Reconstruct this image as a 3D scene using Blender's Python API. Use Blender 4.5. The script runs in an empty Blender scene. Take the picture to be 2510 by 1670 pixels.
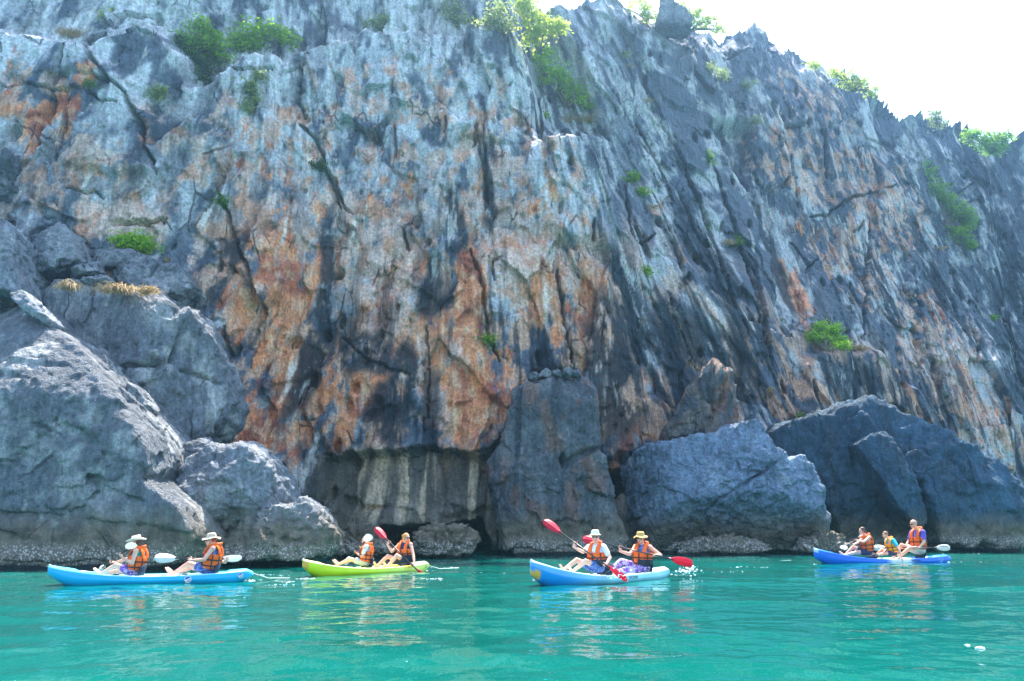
import bpy, bmesh, math, random
import numpy as np
from mathutils import Vector, Matrix

random.seed(7)
RNG = np.random.default_rng(7)
C = bpy.context.scene.collection
SC = bpy.context.scene

# ------------------------------------------------------------------ camera, sky, sun, exposure
F_PX, CX, CY = 2174.0, 1255.0, 835.0          # focal length and centre in pixels of the 2510 px wide photograph
CAM_H, PITCH = 1.2, math.atan(445.0 / 2174.0)
cam_data = bpy.data.cameras.new('camera')
cam = bpy.data.objects.new('camera', cam_data)
C.objects.link(cam)
cam.location = (0, 0, CAM_H)
cam.rotation_euler = (math.pi / 2 + PITCH, 0, 0)
cam_data.sensor_width = 36.0
cam_data.lens = 36.0 * F_PX / 2510.0
cam_data.clip_start, cam_data.clip_end = 0.1, 6000.0
SC.camera = cam

SUN_EL, SUN_AZ = math.radians(64.0), math.radians(9.0)     # azimuth clockwise from +Y (straight ahead)
world = bpy.data.worlds.new('World')
SC.world = world
world.use_nodes = True
wn = world.node_tree.nodes
bg = wn.get('Background') or wn.new('ShaderNodeBackground')
sky = wn.new('ShaderNodeTexSky')
sky.sky_type = 'NISHITA'
sky.sun_disc = False
sky.sun_elevation = SUN_EL
sky.sun_rotation = SUN_AZ
sky.air_density = 1.3
sky.dust_density = 1.2
sky.ozone_density = 1.5
world.node_tree.links.new(sky.outputs[0], bg.inputs[0])
bg.inputs[1].default_value = 0.15
sun_data = bpy.data.lights.new('sun', 'SUN')
sun_data.energy = 4.0
sun_data.angle = math.radians(0.53)
sun_data.color = (1.0, 0.95, 0.87)
sun = bpy.data.objects.new('sun', sun_data)
C.objects.link(sun)
SUN_DIR = Vector((math.sin(SUN_AZ) * math.cos(SUN_EL), math.cos(SUN_AZ) * math.cos(SUN_EL), math.sin(SUN_EL)))
sun.rotation_euler = SUN_DIR.to_track_quat('Z', 'Y').to_euler()
sun.location = (20, 40, 80)
SC.view_settings.view_transform = 'Standard'
SC.view_settings.look = 'None'
SC.view_settings.gamma = 1.0
SC.view_settings.use_curve_mapping = False
SC.view_settings.exposure = 2.0
SC.cycles.use_denoising = True
SC.cycles.max_bounces = 8
SC.cycles.volume_bounces = 1

# ------------------------------------------------------------------ helpers
_sp, _cp = math.sin(PITCH), math.cos(PITCH)

def ray(px, py):
    x = (np.asarray(px, float) - CX) / F_PX
    y = (CY - np.asarray(py, float)) / F_PX
    return x, _cp - y * _sp, _sp + y * _cp

def W(px, py, Y):
    """World point at depth Y seen at photo pixel (px, py)."""
    a, b, c = ray(px, py)
    t = Y / b
    return Vector((float(a * t), float(Y), float(CAM_H + c * t)))

def proj(p):
    """Photo pixel of a world point."""
    x, y, z = p[0], p[1], p[2] - CAM_H
    d = y * _cp + z * _sp
    v = -y * _sp + z * _cp
    return CX + F_PX * x / d, CY - F_PX * v / d

def tag(o, label=None, cat=None, group=None, kind=None):
    if label: o['label'] = label
    if cat: o['category'] = cat
    if group: o['group'] = group
    if kind: o['kind'] = kind
    return o

def empty(name, loc, rotz=0.0, parent=None):
    o = bpy.data.objects.new(name, None)
    o.empty_display_size = 0.2
    C.objects.link(o)
    o.location = loc
    o.rotation_euler = (0, 0, rotz)
    if parent: o.parent = parent
    return o

def mesh_obj(name, verts, faces, mat, parent=None, loc=(0, 0, 0), smooth=True, sharp=None):
    me = bpy.data.meshes.new(name)
    if isinstance(verts, np.ndarray) and isinstance(faces, np.ndarray):
        nv, nf, k = len(verts), len(faces), faces.shape[1]
        me.vertices.add(nv)
        me.vertices.foreach_set('co', verts.astype(np.float32).ravel())
        me.loops.add(nf * k)
        me.loops.foreach_set('vertex_index', faces.astype(np.int32).ravel())
        me.polygons.add(nf)
        me.polygons.foreach_set('loop_start', np.arange(0, nf * k, k, dtype=np.int32))
        me.update(calc_edges=True)
        me.validate()
    else:
        me.from_pydata([tuple(v) for v in verts], [], [tuple(f) for f in faces])
        me.update()
    if smooth:
        me.polygons.foreach_set('use_smooth', [True] * len(me.polygons))
    for m in (mat if isinstance(mat, (list, tuple)) else [mat]):
        if m: me.materials.append(m)
    o = bpy.data.objects.new(name, me)
    C.objects.link(o)
    o.location = loc
    if parent: o.parent = parent
    return o

def set_attr(o, name, cols):
    a = o.data.color_attributes.new(name, 'FLOAT_COLOR', 'POINT')
    if cols.shape[1] == 3:
        cols = np.concatenate([cols, np.ones((len(cols), 1))], 1)
    a.data.foreach_set('color', cols.astype(np.float32).ravel())

# ---- noise
def _h(a):
    a = (a ^ (a >> np.uint32(15))) * np.uint32(2246822519)
    a = (a ^ (a >> np.uint32(13))) * np.uint32(3266489917)
    return a ^ (a >> np.uint32(16))

_ang = RNG.random(256) * 2 * np.pi
_G2 = np.stack([np.cos(_ang), np.sin(_ang)], 1).astype(np.float32)
_g = RNG.normal(size=(256, 3))
_G3 = (_g / np.linalg.norm(_g, axis=1)[:, None]).astype(np.float32)

def _u32(a): return a.astype(np.int64).astype(np.uint32)

def n2(x, y, seed=0):
    x = np.asarray(x, np.float32); y = np.asarray(y, np.float32)
    xi, yi = np.floor(x), np.floor(y)
    fx, fy = x - xi, y - yi
    ux, uy = fx * fx * fx * (fx * (fx * 6 - 15) + 10), fy * fy * fy * (fy * (fy * 6 - 15) + 10)
    X, Y = _u32(xi), _u32(yi)
    s = np.uint32(seed * 7919 + 13)
    def g(dx, dy):
        h = _h((X + np.uint32(dx)) * np.uint32(374761393) + (Y + np.uint32(dy)) * np.uint32(668265263) + s) & np.uint32(255)
        gr = _G2[h]
        return gr[..., 0] * (fx - dx) + gr[..., 1] * (fy - dy)
    a, b, c, d = g(0, 0), g(1, 0), g(0, 1), g(1, 1)
    return (a + (b - a) * ux) * (1 - uy) + (c + (d - c) * ux) * uy        # about -0.7..0.7

def n3(p, seed=0):
    p = np.asarray(p, np.float32)
    i = np.floor(p); f = p - i
    u = f * f * f * (f * (f * 6 - 15) + 10)
    X, Y, Z = _u32(i[..., 0]), _u32(i[..., 1]), _u32(i[..., 2])
    s = np.uint32(seed * 7919 + 13)
    def g(a, b, c):
        h = _h((X + np.uint32(a)) * np.uint32(374761393) + (Y + np.uint32(b)) * np.uint32(668265263)
               + (Z + np.uint32(c)) * np.uint32(2147483647) + s) & np.uint32(255)
        gr = _G3[h]
        return gr[..., 0] * (f[..., 0] - a) + gr[..., 1] * (f[..., 1] - b) + gr[..., 2] * (f[..., 2] - c)
    def lx(b, c):
        p0, p1 = g(0, b, c), g(1, b, c)
        return p0 + (p1 - p0) * u[..., 0]
    def ly(c):
        p0, p1 = lx(0, c), lx(1, c)
        return p0 + (p1 - p0) * u[..., 1]
    q0, q1 = ly(0), ly(1)
    return q0 + (q1 - q0) * u[..., 2]

def fbm2(x, y, oct=4, seed=0, gain=0.5, ridged=False):
    t, a, f, n = 0.0, 1.0, 1.0, 0.0
    for k in range(oct):
        v = n2(x * f + 17.3 * k, y * f - 9.1 * k, seed + k)
        if ridged: v = 0.5 - 2 * np.abs(v)
        t = t + a * v; n += a
        a *= gain; f *= 2.03
    return t / n

def fbm3(p, oct=4, seed=0, gain=0.5, ridged=False):
    t, a, f, n = 0.0, 1.0, 1.0, 0.0
    for k in range(oct):
        v = n3(p * f + 11.7 * k, seed + k)
        if ridged: v = 0.5 - 2 * np.abs(v)
        t = t + a * v; n += a
        a *= gain; f *= 2.03
    return t / n

def cells2(x, y, seed=0, jit=0.9):
    """Cellular noise: F1, F2, two random numbers per cell and the offset from the cell's point."""
    x = np.asarray(x, np.float32); y = np.asarray(y, np.float32)
    xi, yi = np.floor(x), np.floor(y)
    f1 = np.full(x.shape, 9.0, np.float32); f2 = f1.copy()
    idv, idw, ox, oy = (np.zeros(x.shape, np.float32) for _ in range(4))
    for dx in (-1, 0, 1):
        for dy in (-1, 0, 1):
            h = _h(_u32(xi + dx) * np.uint32(374761393) + _u32(yi + dy) * np.uint32(668265263) + np.uint32(seed * 101 + 5))
            rx = (h & np.uint32(1023)).astype(np.float32) / 1023
            ry = ((h >> np.uint32(10)) & np.uint32(1023)).astype(np.float32) / 1023
            rz = ((h >> np.uint32(20)) & np.uint32(1023)).astype(np.float32) / 1023
            ax, ay = x - (xi + dx + 0.5 + (rx - .5) * jit), y - (yi + dy + 0.5 + (ry - .5) * jit)
            d = np.hypot(ax, ay)
            m = d < f1
            f2 = np.where(m, f1, np.minimum(f2, d))
            idv = np.where(m, rz, idv); idw = np.where(m, (rx * 7.31 + ry * 3.7) % 1.0, idw)
            ox = np.where(m, ax, ox); oy = np.where(m, ay, oy)
            f1 = np.where(m, d, f1)
    return f1, f2, idv, idw, ox, oy

def chips3(p, seed=0):
    """3-D cellular facets: every cell is a tilted chip with its own offset, about -0.5..0.5."""
    p = np.asarray(p, np.float32)
    i = np.floor(p)
    f1 = np.full(p.shape[0], 9.0, np.float32); out = np.zeros(p.shape[0], np.float32)
    for dx in (-1, 0, 1):
        for dy in (-1, 0, 1):
            for dz in (-1, 0, 1):
                q = i + np.array([dx, dy, dz], np.float32)
                h = _h(_u32(q[:, 0]) * np.uint32(374761393) + _u32(q[:, 1]) * np.uint32(668265263) + _u32(q[:, 2]) * np.uint32(2147483647) + np.uint32(seed * 101 + 5))
                o = np.stack([(h & np.uint32(255)), (h >> np.uint32(8)) & np.uint32(255), (h >> np.uint32(16)) & np.uint32(255)], 1).astype(np.float32) / 255
                a = p - q - (.05 + .9 * o)
                d = (a * a).sum(1)
                g = _G3[_h(h) & np.uint32(255)]
                m = d < f1
                out = np.where(m, (a * g).sum(1) + (o[:, 0] - .5) * .5, out)
                f1 = np.where(m, d, f1)
    return out

def sst(a, b, x):
    t = np.clip((x - a) / (b - a), 0, 1)
    return t * t * (3 - 2 * t)

def lerp(a, b, t): return a + (b - a) * t

def mixc(c, col, t):
    return c + (np.asarray(col, np.float32) - c) * t[:, None]

def vivid(c, con, sat):
    """Stronger tonal and colour differences between the minerals of a stone."""
    g = c.mean(1, keepdims=True)
    c = np.clip(g + (c - g) * sat, .004, 1)
    return c ** con * (.22 ** (1 - con))

def seg_dist(x, z, pts):
    """Distance to a polyline and the fraction along it."""
    best = np.full(x.shape, 1e9, np.float32); tt = np.zeros(x.shape, np.float32)
    n = len(pts) - 1
    for i in range(n):
        (ax, az), (bx, bz) = pts[i], pts[i + 1]
        dx, dz = bx - ax, bz - az
        L = dx * dx + dz * dz + 1e-9
        t = np.clip(((x - ax) * dx + (z - az) * dz) / L, 0, 1)
        d = np.hypot(x - ax - t * dx, z - az - t * dz)
        m = d < best
        best = np.where(m, d, best); tt = np.where(m, (i + t) / n, tt)
    return best, tt

def seg_side(x, z, pts):
    """Which side of the polyline: +1 / -1 from the nearest segment."""
    best = np.full(x.shape, 1e9, np.float32); sg = np.ones(x.shape, np.float32)
    for i in range(len(pts) - 1):
        (ax, az), (bx, bz) = pts[i], pts[i + 1]
        dx, dz = bx - ax, bz - az
        t = np.clip(((x - ax) * dx + (z - az) * dz) / (dx * dx + dz * dz + 1e-9), 0, 1)
        d = np.hypot(x - ax - t * dx, z - az - t * dz)
        m = d < best
        best = np.where(m, d, best); sg = np.where(m, np.sign(dx * (z - az) - dz * (x - ax)), sg)
    return sg

def poly_sd(x, z, pts):
    """Signed distance to a polygon, positive inside."""
    d, _ = seg_dist(x, z, list(pts) + [pts[0]])
    ins = np.zeros(x.shape, bool)
    n = len(pts)
    for i in range(n):
        (ax, az), (bx, bz) = pts[i], pts[(i + 1) % n]
        c = (az > z) != (bz > z)
        ins ^= c & (x < (bx - ax) * (z - az) / (bz - az + 1e-12) + ax)
    return np.where(ins, d, -d)

# ------------------------------------------------------------------ materials
def new_mat(name):
    m = bpy.data.materials.new(name)
    m.use_nodes = True
    nt = m.node_tree
    return m, nt, nt.nodes['Principled BSDF']

def N(nt, typ, **kw):
    n = nt.nodes.new(typ)
    for k, v in kw.items():
        if isinstance(k, str) and k.startswith('in_'):
            n.inputs[k[3:]].default_value = v
        else:
            setattr(n, k, v)
    return n

def plain(name, col, rough=0.5, spec=0.5, noise=0.12, scale=8.0, bump=0.0, bscale=60.0, sub=0.0, trans=0.0, coat=0.0, attr=None):
    """A painted, woven or moulded surface: base colour with slight wear and relief."""
    m, nt, b = new_mat(name)
    L = nt.links
    tc = N(nt, 'ShaderNodeTexCoord')
    nz = N(nt, 'ShaderNodeTexNoise'); nz.inputs['Scale'].default_value = scale; nz.inputs['Detail'].default_value = 4
    L.new(tc.outputs['Object'], nz.inputs['Vector'])
    mr = N(nt, 'ShaderNodeMapRange'); mr.inputs[1].default_value = 0.3; mr.inputs[2].default_value = 0.7
    mr.inputs[3].default_value = 1 - noise; mr.inputs[4].default_value = 1 + noise
    L.new(nz.outputs['Fac'], mr.inputs[0])
    mx = N(nt, 'ShaderNodeMix', data_type='RGBA', blend_type='MULTIPLY'); mx.inputs[0].default_value = 1
    if attr:
        at = N(nt, 'ShaderNodeAttribute', attribute_name=attr)
        L.new(at.outputs['Color'], mx.inputs[6])
    else:
        mx.inputs[6].default_value = (*col, 1)
    L.new(mr.outputs[0], mx.inputs[7])
    L.new(mx.outputs[2], b.inputs['Base Color'])
    b.inputs['Roughness'].default_value = rough
    b.inputs['Specular IOR Level'].default_value = spec
    if sub:
        b.inputs['Subsurface Weight'].default_value = sub
        b.inputs['Subsurface Radius'].default_value = (0.02, 0.008, 0.005)
        b.inputs['Subsurface Scale'].default_value = 1.0
    if coat: b.inputs['Coat Weight'].default_value = coat
    if bump:
        n2_ = N(nt, 'ShaderNodeTexNoise'); n2_.inputs['Scale'].default_value = bscale; n2_.inputs['Detail'].default_value = 3
        L.new(tc.outputs['Object'], n2_.inputs['Vector'])
        bp = N(nt, 'ShaderNodeBump'); bp.inputs['Strength'].default_value = bump; bp.inputs['Distance'].default_value = 0.01
        L.new(n2_.outputs['Fac'], bp.inputs['Height'])
        L.new(bp.outputs[0], b.inputs['Normal'])
    return m

def rock_material():
    m, nt, b = new_mat('limestone')
    L = nt.links
    geo = N(nt, 'ShaderNodeNewGeometry')
    at = N(nt, 'ShaderNodeAttribute', attribute_name='rock_colour')
    def noise(scale, detail=5, stretch=None, dist=0.0):
        n = N(nt, 'ShaderNodeTexNoise'); n.inputs['Scale'].default_value = scale; n.inputs['Detail'].default_value = detail
        n.inputs['Roughness'].default_value = 0.62
        n.inputs['Distortion'].default_value = dist
        if stretch:
            mp = N(nt, 'ShaderNodeMapping'); mp.inputs['Scale'].default_value = stretch
            L.new(geo.outputs['Position'], mp.inputs['Vector']); L.new(mp.outputs[0], n.inputs['Vector'])
        else:
            L.new(geo.outputs['Position'], n.inputs['Vector'])
        return n
    def rng(src, a, b_, c, d):
        r = N(nt, 'ShaderNodeMapRange'); r.inputs[1].default_value = a; r.inputs[2].default_value = b_
        r.inputs[3].default_value = c; r.inputs[4].default_value = d
        L.new(src, r.inputs[0]); return r.outputs[0]
    def mix(fac, a, b_, blend='MIX'):
        x = N(nt, 'ShaderNodeMix', data_type='RGBA', blend_type=blend)
        if isinstance(fac, float): x.inputs[0].default_value = fac
        else: L.new(fac, x.inputs[0])
        for s, v in ((6, a), (7, b_)):
            if isinstance(v, tuple): x.inputs[s].default_value = (*v, 1)
            else: L.new(v, x.inputs[s])
        return x.outputs[2]
    def math_(op, a, b_=None):
        x = N(nt, 'ShaderNodeMath', operation=op)
        for s, v in ((0, a), (1, b_)):
            if v is None: continue
            if isinstance(v, (int, float)): x.inputs[s].default_value = v
            else: L.new(v, x.inputs[s])
        return x.outputs[0]
    fine = noise(9.0, 5)
    col = mix(1.0, at.outputs['Color'], rng(fine.outputs['Fac'], .34, .66, .66, 1.34), 'MULTIPLY')
    streak = noise(1.0, 4, (5.0, 5.0, 0.35))
    col = mix(1.0, col, rng(streak.outputs['Fac'], .36, .64, .76, 1.2), 'MULTIPLY')
    # hairline joints, coloured dark
    wp = N(nt, 'ShaderNodeMix', data_type='VECTOR'); wp.inputs[0].default_value = .16
    L.new(geo.outputs['Position'], wp.inputs[4]); L.new(noise(1.4, 2).outputs['Color'], wp.inputs[5])
    def joints(scale, width):
        mp = N(nt, 'ShaderNodeMapping'); mp.inputs['Scale'].default_value = scale
        L.new(wp.outputs[1], mp.inputs['Vector'])
        v = N(nt, 'ShaderNodeTexVoronoi', feature='DISTANCE_TO_EDGE'); v.inputs['Scale'].default_value = 1.0
        L.new(mp.outputs[0], v.inputs['Vector'])
        return rng(v.outputs['Distance'], width * .3, width, 1, 0)
    jm = math_('MULTIPLY', joints((1.1, 1.1, .5), .035), rng(noise(.55, 3).outputs['Fac'], .54, .62, 0, 1))
    col = mix(math_('MULTIPLY', jm, .7), col, (.014, .018, .022))
    # pale chips and dark pits
    vor = N(nt, 'ShaderNodeTexVoronoi'); vor.inputs['Scale'].default_value = 7.0
    L.new(geo.outputs['Position'], vor.inputs['Vector'])
    chips = math_('MULTIPLY', rng(vor.outputs['Distance'], .06, .14, 1, 0), rng(noise(2.1, 2).outputs['Fac'], .55, .62, 0, 1))
    col = mix(chips, col, (.55, .53, .50))
    # tide bands by height above the sea
    sep = N(nt, 'ShaderNodeSeparateXYZ'); L.new(geo.outputs['Position'], sep.inputs[0])
    wob = math_('MULTIPLY_ADD', noise(0.9, 4).outputs['Fac'], 0.9); nt.nodes[-1].inputs[2].default_value = -0.45
    zz = math_('ADD', sep.outputs[2], wob)
    brown = rng(zz, .9, 1.7, 1, 0)
    tide_col = mix(rng(noise(3.0, 5).outputs['Fac'], .35, .65, 0, 1), (.085, .066, .042), (.23, .18, .115))
    col = mix(math_('MULTIPLY', brown, .9), col, tide_col)
    vb = N(nt, 'ShaderNodeTexVoronoi'); vb.inputs['Scale'].default_value = 16.0
    L.new(geo.outputs['Position'], vb.inputs['Vector'])
    barn_col = mix(rng(vb.outputs['Distance'], .1, .5, 0, 1), (.74, .67, .58), (.20, .165, .125))
    zb = math_('ADD', sep.outputs[2], math_('MULTIPLY', wob, .45))
    barn = math_('MULTIPLY', rng(zb, .72, .45, 0, 1), rng(noise(5.0, 4).outputs['Fac'], .36, .50, .2, 1))
    col = mix(barn, col, barn_col)
    wet_shade = rng(math_('ADD', sep.outputs[2], math_('MULTIPLY', wob, .35)), .10, .17, 1, 0)
    col = mix(wet_shade, col, (.012, .014, .013))  # black wet foot; the colour also gives the undercut its shade
    L.new(col, b.inputs['Base Color'])
    L.new(rng(fine.outputs['Fac'], .3, .7, .7, .95), b.inputs['Roughness'])
    b.inputs['Specular IOR Level'].default_value = 0.3
    h = math_('ADD', math_('MULTIPLY', noise(5.0, 6, (1, 1, .6)).outputs['Fac'], 1.0),
              math_('MULTIPLY', noise(1.6, 3, (3.2, 3.2, .5)).outputs['Fac'], .9))
    h = math_('ADD', h, math_('MULTIPLY', jm, -.5))
    h = math_('ADD', h, math_('MULTIPLY', noise(19.0, 2).outputs['Fac'], .22))
    bp = N(nt, 'ShaderNodeBump'); bp.inputs['Strength'].default_value = .85; bp.inputs['Distance'].default_value = 0.20
    L.new(h, bp.inputs['Height']); L.new(bp.outputs[0], b.inputs['Normal'])
    return m

M_ROCK = rock_material()
# ------------------------------------------------------------------ cliff: one weathered limestone face, Y = F(X, Z)
def base_pts():
    spec = [(-500, 27.0), (0, 28.0), (550, 31.8), (800, 34.2), (1150, 35.2), (1300, 36.2), (1550, 38.0), (1900, 41.5),
            (2200, 46), (2510, 52.5), (2900, 60)]
    xs = [(p - CX) / F_PX * Y for p, Y in spec]
    return np.array(xs), np.array([s[1] for s in spec])
_BX, _BY = base_pts()
STEPS = []       # (polygon in X,Z, amount, edge width, fade)
CRACKS = []

def wobble(x, z):
    return (x + 0.45 * n2(x * .5, z * .5, 3) + 0.2 * n2(x * 1.7, z * 1.7, 4),
            z + 0.45 * n2(x * .5, z * .5, 5) + 0.2 * n2(x * 1.7, z * 1.7, 6))

def macro(x, z):
    y = np.interp(x, _BX, _BY)
    y = y + 0.11 * np.maximum(z, 0) + 0.0016 * np.maximum(z - 8, 0) ** 2
    y = y + np.interp(x, [-8, 6, 14, 30], [0, 0, .10, .10]) * np.maximum(z, 0)
    return y

def F(x, z, wob=True):
    x = np.asarray(x, float); z = np.asarray(z, float)
    y = macro(x, z)
    wx, wz = wobble(x, z) if wob else (x, z)
    wx0, wz0 = wx, wz
    for pts, amt, wd, fade in STEPS:
        q_ = .2 if wd in (.8, 1.3) else 1.0          # the long right-hand edges run straight
        wx, wz = x + (wx0 - x) * q_, z + (wz0 - z) * q_
        xs = [p[0] for p in pts]; zs = [p[1] for p in pts]
        m = (wx > min(xs) - wd) & (wx < max(xs) + wd) & (wz > min(zs) - wd) & (wz < max(zs) + wd)
        if not m.any(): continue
        sd = poly_sd(wx[m], wz[m], pts)
        v = amt * sst(-wd, wd, sd)
        if fade: v = v * sst(fade[1], fade[0], wz[m])
        y[m] += v
    return y

def px2cliff(px, py, off=0.0):
    """Where the sight line through a photo pixel meets the cliff: (X, Y, Z)."""
    a, b, c = ray(px, py)
    Y = np.arange(18.0, 110.0, 0.06)
    t = Y / b
    X, Z = a * t, CAM_H + c * t
    hit = np.nonzero(Y >= F(X, Z, False) + off)[0]
    i = hit[0] if len(hit) else len(Y) - 1
    return float(X[i]), float(Y[i]), float(Z[i])

def cl(pts, off=0.0):
    return [(q[0], q[2]) for q in (px2cliff(px, py, off) for px, py in pts)]

def step(pts, amt, wd=0.35, fade_py=None):
    P = cl(pts, min(amt, 0.0))
    fd = None
    if fade_py: fd = (px2cliff(pts[0][0], fade_py[0])[2], px2cliff(pts[0][0], fade_py[1])[2])
    STEPS.append((P, amt, wd, fd))

# large folds and buttresses, front to back
step([(1240, -220), (1273, 71), (1298, 107), (1312, 200), (1319, 290), (1345, 330), (1420, 330), (1500, 420), (1560, 560), (1600, 700),
      (1640, 900), (2900, 900), (2900, -220)], 2.2, 0.5, (330, 760))
step([(1290, 90), (1318, 200), (1330, 310), (1480, 330), (1440, 200), (1380, 90), (1340, 20)], 1.2, 0.5)
step([(1690, -200), (1700, 200), (1736, 300), (1757, 326), (1800, 420), (1826, 463), (1856, 527), (1890, 634), (1903, 700), (1920, 777),
      (1950, 811), (1975, 900), (1990, 1000), (2000, 1420), (3000, 1420), (3000, -200)], 1.7, 0.3)
step([(1740, 300), (1840, 310), (1845, 390), (1828, 470), (1785, 400)], 1.3, 0.4)
step([(2120, 210), (2168, 343), (2228, 377), (2271, 428), (2310, 527), (2323, 600), (2391, 708), (2434, 786), (2470, 900), (2500, 1100),
      (2530, 1420), (3100, 1420), (3100, 210)], 2.8, 0.8)
step([(2395, 300), (2440, 420), (2450, 560), (2480, 760), (2510, 900), (2560, 1200), (3000, 1200), (3000, 300)], 2.0, 1.3)
step([(1985, 885), (2000, 864), (2040, 856), (2100, 855), (2158, 858), (2207, 901), (2280, 974), (2330, 1030), (2400, 1150), (2420, 1420),
      (2008, 1420), (1998, 1000)], -1.5, 0.45)
step([(-900, 70), (0, 62), (150, 75), (215, 100), (300, 85), (380, 55), (430, 110), (470, 200), (540, 150), (620, 128), (700, 125), (760, 105),
      (900, 70), (1100, 60), (1260, 70), (1262, -400), (-900, -400)], 1.5, 0.35)
step([(1006, 612), (1065, 591), (1363, 596), (1385, 788), (1406, 905), (1300, 905), (1240, 1060), (1200, 1112), (800, 1112), (760, 1040),
      (800, 900), (900, 800), (960, 700)], -0.55, 0.18)
step([(1363, 596), (1430, 612), (1491, 640), (1515, 760), (1560, 900), (1640, 1010), (1600, 1120), (1480, 1130), (1440, 940), (1406, 905),
      (1385, 788)], -0.45, 0.16)
step([(1290, 420), (1340, 330), (1400, 310), (1450, 360), (1490, 470), (1500, 600), (1420, 590), (1330, 560)], -0.5, 0.3)
step([(212, 104), (250, 171), (321, 257), (346, 332), (386, 425), (300, 420), (160, 400), (150, 130)], -0.35, 0.2)
step([(780, 300), (800, 414), (832, 507), (900, 640), (960, 700), (1000, 600), (1000, 300)], -0.3, 0.25)
step([(794, 1114), (930, 1112), (1009, 1103), (1101, 1105), (1151, 1116), (1219, 1098), (1205, 1290), (1100, 1268), (1000, 1240), (900, 1250),
      (780, 1240)], 0.55, 0.08)
step([(845, 1225), (960, 1240), (1100, 1262), (1190, 1240), (1190, 1300), (830, 1300)], 0.35, 0.1)
step([(775, 1240), (822, 1300), (860, 1296), (916, 1291), (959, 1293), (1040, 1290), (1101, 1282), (1165, 1268), (1196, 1323), (1225, 1420), (765, 1420)],
     9.0, 0.09)
step([(1488, 1178), (1515, 1160), (1562, 1165), (1570, 1420), (1492, 1420)], 7.0, 0.12)

def crack(pts, width=0.09, depth=0.5):
    CRACKS.append((cl(pts), min(width, .22) * .62, min(depth * 1.3, .8)))
crack([(212, 104), (214, 121), (229, 150), (250, 171), (271, 200), (304, 232), (321, 257), (336, 282), (345, 307), (346, 332), (357, 364), (375, 396), (386, 425)], .12, .6)
crack([(325, 265), (345, 300), (347, 335)], .3, .9)
crack([(212, 104), (246, 95), (293, 86), (304, 64), (343, 55), (379, 54)], .11, .6)
crack([(11, 214), (114, 216), (207, 218), (243, 240), (286, 250)], .07, .35)
crack([(754, 125), (739, 164), (736, 204), (729, 243), (746, 286)], .10, .5)
crack([(520, 164), (589, 178), (643, 175), (711, 168), (743, 157)], .07, .35)
crack([(736, 307), (768, 332), (789, 375), (800, 414), (821, 464), (832, 507)], .13, .7)
crack([(529, 453), (568, 546), (586, 610), (614, 674), (636, 724), (654, 774)], .10, .5)
crack([(161, 464), (229, 467), (252, 485)], .06, .3)
crack([(279, 553), (311, 542), (360, 546), (411, 540)], .12, .5)
crack([(794, 1114), (930, 1112), (1009, 1103), (1101, 1105), (1151, 1116), (1219, 1098)], .07, .5)
crack([(1363, 660), (1375, 720), (1385, 788), (1398, 850), (1408, 908)], .15, .9)
crack([(1152, 605), (1170, 650), (1185, 700), (1190, 770), (1200, 830), (1222, 885)], .14, .7)
crack([(1206, 640), (1215, 690)], .09, .4)
crack([(985, 555), (1000, 610)], .11, .5)
crack([(1457, 532), (1456, 588)], .12, .7)
crack([(1530, 454), (1538, 520), (1547, 566), (1564, 596), (1584, 595), (1603, 580)], .17, .9)
crack([(1748, 411), (1774, 488), (1800, 574), (1830, 640), (1850, 700), (1868, 780), (1880, 860)], .2, .9)
crack([(1808, 610), (1850, 660), (1875, 760), (1890, 900)], .3, 1.0)
crack([(1680, 430), (1720, 520), (1760, 620), (1790, 720), (1830, 820)], .13, .5)
crack([(1620, 300), (1680, 420), (1740, 560)], .12, .4)
crack([(1600, 480), (1650, 600), (1680, 700)], .14, .5)
crack([(1560, 300), (1600, 380), (1650, 500)], .1, .4)
crack([(1500, 230), (1560, 330), (1620, 420)], .1, .4)
crack([(1640, 720), (1660, 800), (1700, 880)], .1, .4)
crack([(2134, 537), (2128, 600), (2121, 657), (2113, 691), (2124, 720), (2121, 751), (2122, 790), (2117, 833)], .3, 1.3)
crack([(1928, 343), (1938, 400), (1946, 454), (1954, 514)], .26, .8)
crack([(2018, 320), (2020, 380), (2025, 440)], .3, .6)
crack([(1980, 531), (2027, 527), (2060, 502), (2113, 476), (2150, 465), (2203, 456)], .1, .6)
crack([(2083, 574), (2105, 560), (2117, 542)], .16, .8)
crack([(1975, 668), (1990, 645), (2005, 635)], .08, .4)
crack([(1770, 143), (1800, 130), (1850, 120)], .1, .5)
crack([(2230, 660), (2250, 760), (2280, 860)], .2, .6)
crack([(2330, 660), (2370, 760), (2400, 900)], .2, .6)
crack([(1915, 462), (1930, 440), (1925, 465)], .2, .9)
crack([(2340, 480), (2390, 445)], .1, .6)
crack([(2360, 505), (2410, 480)], .1, .6)
crack([(1160, 355), (1168, 300), (1190, 440)], .11, .5)
crack([(965, 300), (968, 340), (970, 380)], .14, .5)
crack([(1092, 290), (1095, 330)], .2, .5)
crack([(1185, 300), (1190, 420), (1195, 500)], .12, .5)
crack([(1310, 260), (1318, 300), (1290, 330)], .12, .5)
crack([(820, 440), (840, 500), (860, 520)], .09, .4)
crack([(840, 830), (900, 880), (1000, 920)], .08, .3)
crack([(1040, 1060), (1046, 990), (1050, 900), (1045, 800)], .07, .4)
crack([(575, 1000), (560, 900), (545, 800)], .16, .6)
crack([(90, 385), (110, 300), (135, 200), (160, 110)], .22, .45)
crack([(135, 395), (150, 320), (158, 240)], .12, .4)

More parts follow.
